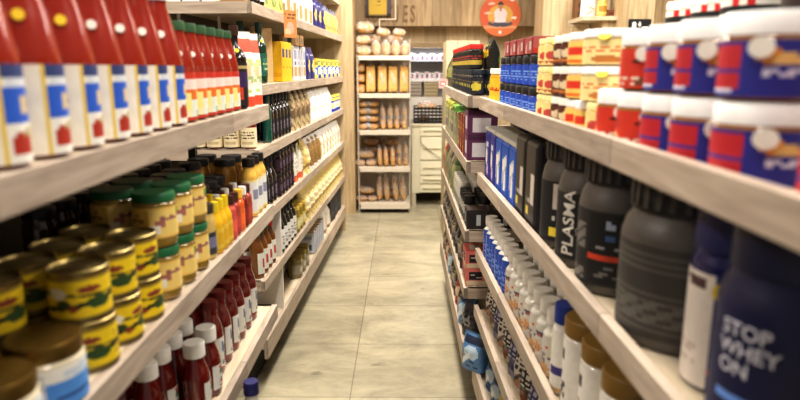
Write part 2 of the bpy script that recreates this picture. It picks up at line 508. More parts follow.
soyd = [L(40, 24, 22), (0, .84, 1, .9, L(190, 170, 110)), (.1, .42, .9, .76, L(60, 36, 90)), (.14, .14, .4, .4, L(200, 70, 40)), (.5, .14, .8, .4, L(190, 90, 40)), ('t', .1, .0, .9, .12, L(200, 180, 120), 2)]
vessel('dark_sauce', 'dark_sauce_bottle', .031, .225, L(34, 20, 18), L(64, 34, 24), rn=.011, hs=.6, hn=.78, caph=.12, rc=.0125, design=soyd, lz=(.04, .56), lang=170, sticker=(-60, .7, .006, YEL))
rice = [L(240, 240, 226), (0, .72, 1, .9, L(226, 88, 62)), (0, 0, 1, .12, L(230, 84, 54)), ('t', .1, .2, .9, .66, L(190, 206, 130), 8), ('e', .35, .4, .16, .14, L(214, 222, 150)), ('e', .68, .5, .12, .1, L(244, 216, 170))]
pouch('rice_bag', 'rice_bag', .105, .215, .06, rice, mat='paper', crimp=.05, seed=3)

# ---- left near unit, middle shelf
olive = [L(226, 196, 28), (0, .93, 1, 1, L(150, 124, 40)), ('s', 0, .3, 1, .42, .5, L(24, 30, 14)), ('s', 0, .5, 1, .56, -.3, L(60, 70, 20)),
         ('e', .5, .34, .07, .16, L(50, 76, 34)), ('e', .45, .7, .06, .09, L(136, 60, 36)), ('t', .4, .5, .6, .6, L(90, 70, 24), 1), ('e', .28, .62, .05, .14, W), ('e', .31, .36, .04, .1, L(48, 70, 34)),
         ('e', .36, .24, .03, .07, L(136, 60, 36)), ('e', .8, .5, .07, .18, L(50, 76, 34)), ('t', .6, .2, .7, .8, L(120, 96, 20), 8), ('t', .02, .2, .2, .8, L(120, 96, 20), 8)]
can('yellow_can', 'food_can', .0425, .077, olive)
goldj = [W, (.3, 0, .8, .62, L(86, 146, 214)), (.34, .18, .7, .26, L(40, 60, 120)), ('t', .1, .1, .3, .9, L(190, 186, 176), 6), ('e', .5, .78, .12, .12, L(200, 210, 220))]
vessel('gold_jar', 'gold_lid_jar', .048, .09, L(226, 214, 186), L(128, 100, 46), rn=.046, hs=.68, hn=.74, caph=.24, rc=.0475, design=goldj, lz=(.04, .68), lang=176, cmat='metal', capname='lid', sticker=None)
olj = [L(226, 188, 96), (.25, .1, .75, .92, L(230, 202, 120)), ('e', .34, .45, .05, .1, L(170, 110, 100)), ('t', .3, .58, .6, .74, L(150, 96, 96), 2), (.22, .15, .25, .9, L(200, 160, 60)),
       ('e', .56, .82, .06, .1, L(90, 140, 40)), (0, 0, .12, 1, L(222, 206, 150)), ('t', .1, .2, .22, .8, L(150, 110, 60), 6), ('e', .3, .3, .05, .16, W)]
vessel('green_jar', 'green_lid_jar', .04, .104, L(150, 122, 52), L(30, 98, 58), rn=.037, hs=.76, hn=.84, caph=.15, rc=.0395, design=olj, lz=(.2, .76), lang=176, capname='lid', bmat='glassy')
vessel('brown_jar', 'dark_lid_jar', .034, .165, L(64, 44, 16), L(30, 27, 26), rn=.029, hs=.72, hn=.84, caph=.12, rc=.0315, bmat='glassy', capname='lid', design=[L(120, 88, 34), (.3, .2, .7, .9, L(150, 118, 60))], lz=(.08, .5), lang=120)
vessel('amber_jar', 'dark_lid_jar', .034, .17, L(150, 106, 30), L(30, 27, 26), rn=.029, hs=.7, hn=.84, caph=.12, rc=.0315, bmat='glassy', capname='lid', design=[L(190, 150, 80), (.3, .2, .7, .9, L(200, 170, 110))], lz=(.08, .45), lang=120)
vessel('black_jar', 'black_lid_jar', .032, .135, L(36, 26, 16), L(20, 19, 19), rn=.029, hs=.74, hn=.82, caph=.15, rc=.031, bmat='glassy', capname='lid', design=[L(52, 36, 24), (.35, .2, .65, .8, L(130, 100, 60))], lz=(.08, .6), lang=150)
vessel('garlic_jar', 'small_jar', .024, .13, L(206, 180, 110), L(60, 52, 44), rn=.021, hs=.66, hn=.78, caph=.16, rc=.022, design=[L(60, 60, 70), (.3, .3, .7, .8, L(120, 120, 150))], lz=(.1, .5), lang=160, capname='lid')
vessel('mustard', 'mustard_bottle', .017, .125, L(232, 186, 40), L(228, 200, 40), rn=.009, hs=.58, hn=.78, caph=.22, rc=.009, design=[L(226, 192, 70), (.3, .2, .7, .8, L(216, 172, 40))], lz=(.1, .5), lang=150)
for k, c_, cp in (('pink_b', L(206, 92, 84), L(70, 36, 28)), ('brown_b', L(178, 76, 60), L(84, 46, 34)), ('orange_b', L(232, 112, 50), L(238, 190, 60)), ('brown_w', L(130, 46, 34), L(232, 228, 220))):
    vessel(k, 'hot_sauce_bottle', .0155, .115, c_, cp, rn=.009, hs=.66, hn=.8, caph=.2, rc=.0115, design=[c_, (.3, .2, .7, .8, tuple(min(1, q * 1.3) for q in c_))], lz=(.08, .55), lang=140)
dress = [L(236, 222, 160), (.28, .1, .72, .9, L(232, 232, 226)), (.36, .4, .62, .7, L(150, 150, 170)), ('t', .1, .2, .26, .8, L(180, 150, 80), 6)]
vessel('dressing', 'dressing_bottle', .024, .175, L(232, 190, 90), L(36, 30, 28), rn=.016, hs=.68, hn=.82, caph=.14, rc=.0185, design=dress, lz=(.06, .64), lang=165)

# ---- left near unit, low shelf
KET = L(104, 22, 14)
ket = [L(226, 226, 218), (.4, .55, .7, .8, L(90, 120, 90)), (.44, .2, .6, .44, L(120, 140, 170)), ('t', .36, .1, .8, .5, L(180, 60, 50), 4), ('e', .5, .88, .14, .08, L(200, 60, 40))]
vessel('ketchup', 'ketchup_bottle', .032, .172, KET, L(232, 228, 220), rn=.021, hs=.5, hn=.74, caph=.19, rc=.0245, design=ket, lz=(.1, .46), lang=48, bmat='glassy')
chili = [L(236, 232, 222), (.5, .3, .66, .7, L(80, 130, 100)), (.34, .5, .5, .86, L(120, 130, 170)), ('e', .66, .2, .14, .1, L(190, 50, 40)), ('t', .34, .1, .6, .4, L(110, 130, 120), 4)]
vessel('chili', 'chili_sauce_bottle', .033, .2, L(118, 26, 18), L(104, 22, 18), rn=.021, hs=.58, hn=.8, caph=.1, rc=.022, design=chili, lz=(.12, .52), lang=46, bmat='glassy')
vessel('navy_cap', 'white_bottle', .026, .245, W, L(40, 40, 100), rn=.017, hs=.7, hn=.8, caph=.14, rc=.0198, design=[W, (.3, .2, .7, .8, L(90, 120, 180))], lz=(.1, .6), lang=120)

# ---- left far unit
vessel('vinegar', 'vinegar_bottle', .03, .215, L(124, 74, 24), L(52, 92, 60), rn=.014, hs=.62, hn=.82, caph=.12, rc=.016, design=[L(226, 224, 214), (.3, .3, .5, .7, L(190, 50, 40)), (.55, .2, .7, .6, L(60, 100, 60))], lz=(.1, .55), lang=75, bmat='glassy')
vessel('vinegar_red', 'vinegar_bottle', .03, .215, L(110, 62, 26), L(186, 34, 36), rn=.014, hs=.62, hn=.82, caph=.14, rc=.017, design=[L(226, 224, 214), (.3, .3, .5, .7, L(190, 50, 40)), (.55, .2, .7, .6, L(60, 100, 60))], lz=(.1, .55), lang=75, bmat='glassy')
vessel('red_syrup', 'syrup_bottle', .034, .2, L(120, 22, 26), L(90, 24, 24), rn=.013, hs=.62, hn=.8, caph=.12, rc=.015, design=[L(232, 218, 182), ('t', .25, .45, .75, .85, L(90, 70, 60), 3), (.3, .15, .7, .3, L(200, 180, 140))], lz=(.04, .46), lang=110, bmat='glassy')
vessel('dark_syrup', 'syrup_bottle', .034, .2, L(60, 22, 24), L(40, 24, 24), rn=.013, hs=.62, hn=.8, caph=.12, rc=.015, design=[L(232, 218, 182), ('t', .25, .45, .75, .85, L(90, 70, 60), 3), (.3, .15, .7, .3, L(200, 180, 140))], lz=(.04, .46), lang=110, bmat='glassy')
vessel('olive_oil', 'olive_oil_bottle', .033, .27, L(22, 58, 42), L(24, 62, 48), rn=.014, hs=.6, hn=.8, caph=.16, rc=.0155, design=[L(30, 90, 70), (.3, .2, .7, .8, L(60, 120, 96)), ('t', .3, .3, .7, .6, L(190, 200, 150), 3)], lz=(.12, .5), lang=130, bmat='glassy', sticker=(-50, .7, .008, YEL))
vessel('teal_bottle', 'tall_glass_bottle', .022, .215, L(18, 84, 72), L(20, 70, 62), rn=.011, hs=.66, hn=.84, caph=.12, rc=.0125, bmat='glassy')
wd = [L(30, 24, 30), (.3, .2, .7, .8, L(120, 108, 120)), ('t', .3, .3, .7, .6, L(60, 50, 70), 3)]
vessel('dark_wine', 'dark_glass_bottle', .032, .218, L(28, 20, 26), L(30, 28, 34), rn=.013, hs=.58, hn=.78, caph=.14, rc=.0145, design=wd, lz=(.1, .46), lang=60, bmat='glassy')
vessel('dark_white', 'dark_glass_bottle', .032, .24, L(30, 28, 26), L(34, 32, 30), rn=.013, hs=.58, hn=.78, caph=.14, rc=.0145, design=[L(228, 226, 222), ('t', .2, .2, .8, .8, L(120, 110, 110), 5)], lz=(.08, .52), lang=70, bmat='glassy')
vessel('plum_jar', 'dark_jam_jar', .034, .115, L(40, 20, 30), L(28, 22, 26), rn=.031, hs=.74, hn=.82, caph=.15, rc=.033, design=[L(46, 26, 40), (.3, .2, .7, .8, L(96, 80, 96))], lz=(.15, .65), lang=70, bmat='glassy', capname='lid')
vessel('pickle', 'pickle_jar', .036, .15, L(140, 120, 40), L(190, 160, 70), rn=.033, hs=.74, hn=.83, caph=.12, rc=.035, design=[L(206, 190, 100), (.3, .2, .7, .8, L(226, 220, 180))], lz=(.15, .6), lang=120, bmat='glassy', capname='lid')
vessel('glass_jar', 'preserve_jar', .045, .13, L(120, 108, 60), L(150, 130, 66), rn=.042, hs=.76, hn=.84, caph=.13, rc=.044, design=[L(150, 140, 120), (.3, .2, .7, .8, L(196, 190, 176))], lz=(.18, .62), lang=100, bmat='glassy', cmat='metal', capname='lid')
vessel('blue_jar', 'blue_round_tin', .034, .13, L(38, 66, 170), L(220, 200, 90), rn=.034, hs=.8, hn=.82, caph=.12, rc=.0345, design=[L(38, 66, 170), ('e', .5, .45, .2, .25, W), (0, .82, 1, 1, L(230, 214, 100)), ('e', .32, .4, .1, .18, L(236, 220, 120))], lz=(.03, .84), lang=176, capname='lid')
vessel('yellow_tin', 'yellow_round_tin', .034, .13, L(226, 200, 70), L(206, 182, 60), rn=.034, hs=.8, hn=.82, caph=.12, rc=.0345, design=[L(232, 214, 110), ('e', .5, .45, .2, .25, L(70, 110, 200)), (0, .82, 1, 1, L(150, 150, 60)), ('e', .32, .4, .1, .2, W)], lz=(.03, .84), lang=176, capname='lid')
carton('pasta_box', 'pasta_box', .07, .045, .2, L(230, 180, 30), [L(236, 190, 34), (.2, .6, .8, .85, L(60, 70, 130)), ('t', .2, .2, .8, .4, L(180, 120, 30), 3)], [L(236, 186, 30), (0, .1, 1, .2, L(220, 160, 20))])
carton('white_box', 'cereal_box', .07, .05, .19, W, [L(214, 214, 220), (.1, .1, .9, .4, L(188, 150, 90)), (.1, .6, .9, .9, L(150, 150, 180)), (.3, .45, .7, .55, L(90, 80, 120))], [L(206, 204, 210), (.1, .1, .9, .4, L(180, 140, 84)), (.2, .55, .8, .9, L(130, 130, 160)), (.47, 0, .53, 1, W)])
carton('brown_box', 'small_brown_box', .1, .09, .06, L(150, 112, 70), [L(160, 120, 76), (.3, .2, .7, .8, L(90, 100, 90))], [L(156, 118, 74), (.2, .15, .5, .85, L(200, 190, 170)), (.5, .15, .8, .85, L(70, 80, 80))])
carton('tall_carton', 'tall_carton', .12, .03, .26, L(196, 160, 112), [L(200, 166, 118)], [L(196, 160, 112), (.3, .7, .7, .72, L(150, 120, 80))])
pouch('flour_bag', 'flour_bag', .13, .2, .1, [L(236, 234, 230), ('e', .5, .45, .2, .16, L(220, 220, 216)), ('t', .3, .3, .7, .4, L(200, 200, 205), 2)], mat='paper', crimp=.02, seed=5)
pouch('pasta_bag', 'clear_pasta_bag', .12, .24, .07, [L(120, 100, 74), ('t', 0, 0, 1, .8, L(196, 176, 136), 16), (.2, .4, .8, .62, L(150, 120, 96)), (0, .86, 1, 1, L(196, 190, 180))], crimp=.1, seed=8)
pouch('navy_bag', 'navy_bag', .11, .2, .06, [L(44, 46, 110), ('e', .5, .4, .26, .18, L(232, 206, 120)), ('t', .2, .66, .8, .82, L(200, 200, 220), 2), (0, .9, 1, 1, L(70, 70, 130))], seed=9)
pouch('tan_bag', 'tan_pasta_bag', .11, .19, .06, [L(206, 178, 110), ('e', .5, .4, .3, .2, L(236, 214, 140)), ('t', .1, .1, .9, .3, L(170, 140, 80), 4), (0, .78, 1, 1, L(120, 124, 150))], seed=10)
pouch('green_bag', 'green_bag', .11, .22, .06, [L(196, 206, 130), (.2, .4, .8, .7, L(120, 146, 80)), (0, .9, 1, 1, L(220, 214, 170)), ('t', .2, .1, .8, .3, L(140, 150, 90), 4)], seed=11)
carton('quinoa_box', 'grain_box', .085, .05, .21, W, [W, (.1, .08, .9, .42, L(176, 140, 90)), (.2, .6, .8, .84, L(190, 180, 190))], [L(230, 228, 226), (.1, .08, .9, .36, L(166, 128, 80)), (.2, .55, .8, .8, L(200, 196, 206))])
pouch('brown_rice_bag', 'brown_rice_bag', .12, .2, .08, [L(232, 230, 226), (.14, .08, .86, .8, L(150, 116, 66)), ('e', .5, .9, .2, .06, L(150, 116, 66)), ('t', .14, .1, .86, .78, L(120, 90, 48), 14)], mat='paper', crimp=.03, seed=12)
pouch('white_rice_bag', 'white_rice_bag', .12, .2, .08, [L(236, 234, 230), (.2, .1, .4, .8, L(196, 174, 120)), (.65, .15, .8, .8, L(206, 190, 150)), ('t', .42, .3, .62, .7, L(160, 160, 180), 4)], mat='paper', crimp=.03, seed=13)
pouch('red_label_bag', 'snack_bag', .12, .2, .06, [L(226, 222, 210), (0, 0, 1, .2, L(206, 100, 60)), (.1, .8, .9, .96, L(150, 150, 80)), ('t', .15, .28, .85, .7, L(160, 160, 160), 6), ('e', .6, .16, .3, .08, L(190, 60, 40))], seed=14)
pouch('noodle_bag', 'noodle_bag', .14, .21, .1, [L(206, 180, 110), ('t', 0, 0, 1, 1, L(232, 212, 150), 20), ('s', 0, .3, 1, .4, .4, L(160, 130, 70)), ('e', .5, .5, .24, .16, L(226, 214, 180))], seed=15, wob=.3)
carton('flat_pack', 'flat_pack', .18, .03, .15, L(206, 208, 214), [L(200, 204, 212), (.1, .1, .9, .4, L(60, 80, 110)), (.1, .6, .9, .8, L(150, 160, 176)), (0, .92, 1, 1, L(190, 150, 90))], [L(196, 196, 196), (0, .2, 1, .5, L(60, 70, 90)), (0, .86, 1, 1, L(196, 156, 100))], [L(200, 166, 116), (0, .4, 1, .6, L(80, 66, 48))])
pouch('paper_bag', 'white_paper_bag', .16, .2, .1, [L(228, 222, 214), ('e', .5, .4, .2, .2, L(196, 180, 160)), (0, 0, 1, .14, L(140, 110, 90))], mat='paper', seed=16)
carton('black_box', 'black_box', .16, .1, .2, DK, [L(40, 40, 46), (.2, .5, .8, .8, L(60, 62, 74)), ('t', .2, .1, .8, .4, L(90, 90, 100), 5)], [L(36, 36, 42), (.2, .2, .8, .8, L(56, 58, 66))])

# ---- right near unit, top shelf
LID = L(240, 238, 236)
def pb(main, a, b2): return [main, (.3, .16, .62, .9, b2), (.3, .46, .62, .52, main), (.32, .05, .6, .13, L(220, 216, 230)), ('e', .7, .72, .05, .13, L(226, 150, 50)), ('e', .755, .66, .05, .1, L(230, 190, 120)),
                             ('t', .66, .34, .82, .56, L(210, 206, 226), 2), ('t', .64, .12, .84, .22, L(220, 216, 226), 1), ('e', .9, .5, .06, .3, L(150, 30, 90)), (.02, .16, .26, .9, b2), (.02, .46, .26, .52, main), ('t', .05, .05, .25, .13, W, 1)]
for k, a in (('peanut_tub', pb(L(44, 44, 140), 0, L(190, 36, 48))), ('red_tub', [L(206, 56, 34), ('t', .62, .55, .9, .75, L(60, 20, 20), 2), ('e', .74, .16, .1, .16, L(120, 70, 40)), ('e', .4, .3, .1, .16, L(230, 190, 120)), (.2, .5, .5, .8, L(180, 36, 30)), ('t', .2, .1, .9, .3, L(236, 220, 200), 2)])):
    vessel(k, 'peanut_butter_tub', .0485, .098, L(176, 120, 60), LID, rn=.0465, hs=.68, hn=.72, caph=.26, rc=.0488, design=a, lz=(.05, .68), lang=178, capname='lid', lnu=44, seg=28, sticker=(62, .6, .012, W))
vessel('protein_tub', 'cream_tub', .058, .098, L(238, 220, 160), LID, rn=.056, hs=.72, hn=.76, caph=.22, rc=.059, design=[L(242, 226, 160), ('t', .5, .5, .9, .74, L(226, 120, 60), 2), ('e', .66, .2, .08, .16, L(200, 130, 60)), ('e', .85, .3, .08, .2, L(250, 240, 190)), (.2, .3, .45, .7, L(236, 180, 90))], lz=(.04, .72), lang=178, capname='lid', lnu=40, sticker=(52, .8, .011, L(246, 226, 60)))
vessel('cream_jar', 'small_cream_jar', .034, .098, L(236, 200, 130), LID, rn=.031, hs=.7, hn=.76, caph=.22, rc=.033, design=[L(244, 206, 110), (.5, .45, .9, .75, L(220, 60, 36)), (.5, .1, .9, .2, L(236, 120, 40)), (.1, .3, .45, .8, L(238, 180, 60))], lz=(.05, .7), lang=178, capname='lid')
vessel('choc_jar', 'small_chocolate_jar', .03, .098, L(84, 44, 28), L(236, 228, 220), rn=.028, hs=.7, hn=.76, caph=.24, rc=.03, design=[L(96, 50, 30), ('e', .65, .55, .16, .24, L(226, 206, 170)), (.5, .12, .9, .25, L(196, 120, 60))], lz=(.05, .7), lang=178, capname='lid')
vessel('pale_jar', 'small_spread_jar', .032, .098, L(240, 214, 150), L(240, 222, 160), rn=.03, hs=.72, hn=.78, caph=.2, rc=.0315, design=[L(242, 222, 150), ('e', .68, .5, .14, .26, L(206, 80, 70)), ('t', .5, .08, .95, .24, L(190, 90, 60), 2)], lz=(.05, .7), lang=178, capname='lid', sticker=(60, .82, .007, L(240, 224, 50)))
vessel('blue_black_jar', 'blue_supplement_jar', .04, .1, L(36, 66, 170), L(26, 24, 26), rn=.038, hs=.68, hn=.72, caph=.27, rc=.041, design=[L(40, 82, 190), ('t', .5, .2, .9, .8, L(130, 170, 230), 4), ('e', .7, .85, .06, .1, W)], lz=(.04, .68), lang=178, capname='lid')
carton('striped_box', 'flat_red_box', .08, .09, .045, L(150, 60, 60), [L(160, 66, 64), ('s', 0, 0, .3, 1, 1.2, L(196, 150, 146)), (.6, .2, .9, .8, L(200, 190, 180))], [L(176, 90, 88), ('s', .3, .2, .8, .7, -1, L(206, 170, 166)), (0, 0, 1, .35, L(190, 50, 46))], [L(130, 90, 90), ('s', 0, .2, 1, .5, 1, L(190, 160, 160))])
vessel('white_tin', 'white_canister', .05, .262, W, LID, rn=.05, hs=.93, hn=.94, caph=.055, rc=.051, design=[W, (0, .83, 1, .9, BLK), ('e', .66, .96, .02, .03, L(206, 40, 40)), ('e', .58, .96, .02, .03, L(206, 40, 40))], lz=(.3, .93), lang=178, capname='lid')
vessel('tall_dark', 'tall_dark_jar', .055, .31, L(40, 26, 22), L(30, 26, 26), rn=.05, hs=.8, hn=.86, caph=.12, rc=.052, design=[L(46, 30, 26), ('e', .62, .62, .05, .05, L(220, 200, 90)), ('t', .5, .5, .8, .56, L(220, 200, 120), 1)], lz=(.2, .8), lang=178, capname='lid')
vessel('honey_jar', 'yellow_jar', .034, .13, L(226, 170, 40), L(240, 232, 216), rn=.031, hs=.76, hn=.82, caph=.15, rc=.034, design=[L(238, 190, 50), (.5, .1, .9, .3, L(226, 206, 60)), ('t', .5, .4, .9, .7, L(200, 80, 30), 3)], lz=(.05, .74), lang=178, capname='lid')
# ---- right far unit, top shelf
vessel('coffee_red', 'coffee_jar', .03, .1, L(36, 30, 24), L(190, 40, 36), rn=.028, hs=.7, hn=.76, caph=.2, rc=.03, design=[L(30, 30, 28), (.5, .2, .9, .5, L(196, 170, 70)), ('t', .5, .55, .95, .85, L(180, 60, 50), 2)], lz=(.05, .68), lang=178, capname='lid', capcol2=L(206, 60, 50))
vessel('coffee_dark', 'coffee_jar', .03, .1, L(30, 30, 34), L(30, 40, 52), rn=.028, hs=.7, hn=.76, caph=.2, rc=.03, design=[L(30, 34, 48), ('e', .7, .45, .12, .24, L(200, 186, 70)), ('t', .5, .7, .9, .85, L(150, 130, 60), 1)], lz=(.05, .68), lang=178, capname='lid')
pouch('black_yellow_bag', 'black_coffee_bag', .1, .15, .06, [L(28, 28, 26), ('e', .6, .5, .24, .14, L(226, 190, 60)), ('e', .3, .3, .14, .1, L(80, 130, 50)), ('t', .2, .75, .8, .85, L(200, 190, 90), 1)], seed=21)
pouch('green_black_bag', 'green_coffee_bag', .09, .14, .05, [L(52, 62, 36), ('e', .5, .5, .2, .2, L(150, 160, 80)), ('t', .1, .1, .9, .3, L(20, 24, 18), 3)], seed=22)

# ---- right near unit, second shelf
GR = L(92, 86, 80); GR2 = L(70, 66, 62)
def jar(key, design, body=GR, r=.07, h=.262, texts=(), ribs=True, cap=BLK, lz=(.08, .63), st=None):
    ex = [(n, m, None) for n, m in texts]
    vessel(key, 'protein_jar', r, h, body, cap, rn=r * .82, hs=.66, hn=.8, caph=.19, rc=r * .88, design=design, lz=lz, lang=178, bmat='plastic', capname='lid', ribs=ribs, lnu=56, lnv=26, seg=32, sticker=st, extra=ex)
grid_l = [L(66, 62, 58)] + [(0, .08 * k, 1, .08 * k + .03, L(90, 86, 80)) for k in range(1, 12)] + [('t', .5, .1, 1, .42, L(104, 100, 94), 9), ('e', .8, .2, .012, .04, W), ('e', .84, .2, .012, .04, L(70, 130, 90)), ('e', .88, .2, .012, .03, W)]
jar('grey_jar', grid_l, r=.1)
r_ = .07
jar('black_label_jar', r=.08, design=[L(40, 38, 38), (.58, .02, .86, .98, L(26, 25, 26)), (.58, .36, .86, .41, L(206, 72, 42)), ('e', .66, .82, .022, .05, L(170, 180, 200)), ('e', .66, .66, .02, .05, L(70, 100, 150)), ('t', .6, .5, .8, .54, L(150, 150, 150), 1), ('t', .6, .1, .84, .3, L(110, 108, 104), 3), ('t', .48, .05, .56, .95, L(120, 114, 108), 22), (.88, 0, 1, 1, L(60, 56, 54)), (0, 0, .47, 1, L(70, 66, 62))])
jar('plasma_jar', [L(34, 34, 36), (.66, 0, .8, 1, L(84, 78, 74)), ('t', .7, .02, .74, .9, L(180, 172, 160), 30), (.8, 0, 1, 1, L(70, 66, 62))], texts=[
    ('lettering', text_mesh('PLASMA', .04, on_cyl(r_ + .001, 36, .1, True), L(214, 208, 196), bold=.02)), ('lettering', text_mesh('IQ', .016, on_cyl(r_ + .001, 54, .085, True), L(190, 184, 172)))], st=(75, .76, .011, YEL))
jar('white_patch_jar', [L(30, 30, 32), (.6, .55, .76, .95, L(206, 196, 184)), ('t', .6, .1, .8, .45, L(200, 196, 186), 4), (.8, 0, 1, 1, L(56, 54, 54)), ('e', .62, .16, .04, .08, L(226, 206, 60))])
carton('black_tub', 'black_square_tub', .13, .13, .238, L(34, 32, 34), [L(36, 34, 36), (.55, .3, .95, .66, L(206, 196, 186)), (.1, .1, .4, .2, L(220, 200, 60)), ('t', .1, .3, .5, .5, L(180, 176, 170), 3), (0, .88, 1, .9, L(90, 88, 86))],
       [L(32, 30, 34), (.12, .82, .26, .92, L(226, 206, 60)), (.55, .3, .95, .6, L(46, 50, 60)), (.5, .72, .8, .76, L(206, 204, 200)), ('t', .1, .1, .6, .25, L(130, 126, 122), 2), (.05, .3, .2, .38, L(206, 190, 60))], bev=.012, mat='plastic')
milk = [L(40, 92, 190), (.1, .2, .2, .7, W), ('e', .4, .62, .22, .14, W), ('e', .55, .3, .2, .2, L(226, 226, 226)), (.34, .1, .44, .6, W), ('e', .7, .7, .14, .12, L(226, 226, 220)), ('e', .72, .52, .06, .05, L(206, 206, 70))]
carton('blue_milk', 'blue_powder_tub', .115, .1, .19, L(40, 92, 190), milk, [L(38, 86, 186), ('e', .4, .3, .26, .24, W), (.3, .1, .42, .6, W), ('e', .6, .7, .2, .1, L(150, 180, 226)), ('e', .75, .2, .1, .1, L(232, 230, 226))], bev=.01, extra=[('lid', MB().box(-.06, -.052, .19, .06, .052, .206, L(196, 192, 182), .006).mesh('lid', 'plastic', False), None)])
carton('purple_milk', 'purple_powder_tub', .105, .1, .19, L(62, 60, 150), [L(60, 60, 150), ('e', .4, .5, .24, .2, W), ('e', .6, .2, .2, .12, L(220, 200, 220)), (.2, .74, .8, .86, L(226, 222, 230))], [L(58, 60, 146), ('e', .4, .6, .3, .14, W), ('e', .5, .3, .24, .12, L(226, 216, 226)), (.1, .1, .6, .16, L(220, 60, 60))], bev=.01, extra=[('lid', MB().box(-.055, -.052, .19, .055, .052, .206, L(206, 202, 194), .006).mesh('lid', 'plastic', False), None)])
carton('dark_blue_milk', 'navy_powder_tub', .115, .1, .225, L(40, 44, 120), [L(40, 44, 120), (.2, .5, .8, .8, L(70, 80, 160))], [L(40, 42, 116), (.2, .4, .8, .7, L(60, 66, 150))], bev=.01, extra=[('lid', MB().box(-.06, -.052, .225, .06, .052, .24, L(170, 164, 152), .006).mesh('lid', 'plastic', False), None)])
NV = L(24, 26, 66); rw = .076
jar('navy_jar', [NV, (.5, .4, .62, .45, L(110, 150, 220))], body=NV, r=rw, h=.26, ribs=False, cap=L(24, 26, 58), texts=[
    ('lettering', text_mesh('STOP', .0235, on_cyl(rw + .001, 24, .15), L(206, 204, 214), bold=.02)), ('lettering', text_mesh('WHEY', .0235, on_cyl(rw + .001, 27, .128), L(206, 204, 214), bold=.02)),
    ('lettering', text_mesh('ON', .0235, on_cyl(rw + .001, 17, .106), L(206, 204, 214), bold=.02))], lz=(.06, .55))
vessel('white_navy_tub', 'navy_protein_tub', .055, .243, L(34, 36, 90), L(36, 38, 88), rn=.05, hs=.7, hn=.76, caph=.2, rc=.053, design=[L(226, 216, 206), (.61, 0, 1, 1, L(34, 42, 104)), (.0, .0, .36, 1, L(34, 42, 104)), (.61, .12, .68, .2, L(206, 60, 40)), (.66, 0, .69, 1, L(150, 150, 150)), ('t', .44, .2, .56, .4, L(200, 186, 176), 3), ('e', .52, .92, .06, .05, L(90, 60, 60))], lz=(.03, .68), lang=178, capname='lid', lnu=56, lnv=22, sticker=(48, .6, .012, YEL))
vessel('navy_plain', 'navy_supplement_jar', .06, .22, L(26, 28, 70), L(22, 24, 60), rn=.054, hs=.76, hn=.82, caph=.14, rc=.057, design=[L(26, 28, 72), ('t', .5, .5, .9, .7, L(70, 80, 140), 2)], lz=(.05, .75), lang=178, capname='lid')

# ---- right near unit, third shelf
vessel('gold_tub', 'white_tub', .054, .222, L(232, 226, 214), L(132, 100, 44), rn=.052, hs=.8, hn=.82, caph=.16, rc=.055, design=[L(232, 226, 216), (.44, .72, .5, .84, L(40, 36, 50)), (.45, .52, .48, .6, L(120, 110, 120)), ('t', .42, .06, .52, .44, L(50, 44, 60), 5), (.62, .1, .8, .22, L(84, 70, 130)), ('e', .66, .7, .02, .04, L(206, 206, 60))], lz=(.03, .8), lang=178, cmat='plastic', capname='lid', lnu=44)
vb = [L(206, 200, 188), ('e', .5, .2, .14, .16, L(206, 160, 110)), ('e', .6, .76, .035, .06, L(196, 80, 56)), (.62, .44, .76, .52, L(96, 88, 130)), ('t', .36, .3, .58, .6, L(130, 120, 120), 4), (.3, .02, .9, .1, L(206, 170, 130))]
vessel('vitamin_white', 'white_vitamin_bottle', .032, .17, L(206, 201, 190), L(216, 210, 198), rn=.022, hs=.62, hn=.72, caph=.2, rc=.0255, design=vb, lz=(.05, .6), lang=178)
vb2 = [L(206, 200, 188), ('e', .52, .4, .12, .16, L(210, 150, 96)), ('e', .6, .8, .04, .07, L(206, 96, 60)), ('t', .36, .2, .8, .36, L(120, 116, 130), 3), ('t', .3, .7, .8, .9, L(90, 80, 100), 2)]
vessel('vitamin_orange', 'white_vitamin_bottle', .032, .17, L(206, 201, 190), L(216, 210, 198), rn=.022, hs=.62, hn=.72, caph=.2, rc=.0255, design=vb2, lz=(.05, .6), lang=178)
vessel('vitamin_blue', 'blue_label_bottle', .03, .17, L(224, 222, 216), L(228, 222, 212), rn=.021, hs=.68, hn=.76, caph=.2, rc=.024, design=[L(50, 84, 176), (.44, .1, .5, .9, W), ('t', .52, .1, .9, .8, L(120, 150, 220), 6)], lz=(.04, .7), lang=178)
vessel('yellow_stripe_bottle', 'purple_label_bottle', .03, .215, L(228, 222, 214), L(40, 60, 140), rn=.025, hs=.7, hn=.78, caph=.2, rc=.0275, design=[L(230, 226, 216), (.46, .5, .5, 1, L(220, 206, 60)), (.5, .26, .9, .44, L(74, 62, 130)), (.4, .0, .9, .1, L(206, 170, 120))], lz=(.04, .7), lang=178)
vessel('tube_bottle', 'slim_white_bottle', .026, .13, L(206, 200, 188), L(214, 208, 196), rn=.022, hs=.8, hn=.84, caph=.12, rc=.0235, design=[L(206, 200, 190), (.5, .1, .9, .5, L(150, 150, 140))], lz=(.04, .76), lang=178)
vessel('black_cap_bottle', 'black_cap_bottle', .027, .115, L(170, 164, 154), L(26, 25, 26), rn=.023, hs=.6, hn=.66, caph=.32, rc=.0255, design=[L(180, 174, 164), (.5, .1, .9, .6, L(90, 90, 86))], lz=(.04, .56), lang=178)
carton('dark_carton', 'dark_bottle_box', .1, .09, .08, L(44, 36, 34), [L(50, 40, 38), (.2, .2, .45, .8, L(170, 176, 180)), (.6, .1, .9, .9, L(36, 30, 30))], [L(48, 40, 38), (.1, .1, .35, .85, L(36, 32, 32)), (.4, .15, .62, .8, L(190, 194, 196)), (.7, .1, .95, .9, L(60, 50, 46))], [L(60, 40, 32), (.1, .1, .9, .5, L(90, 70, 56))])
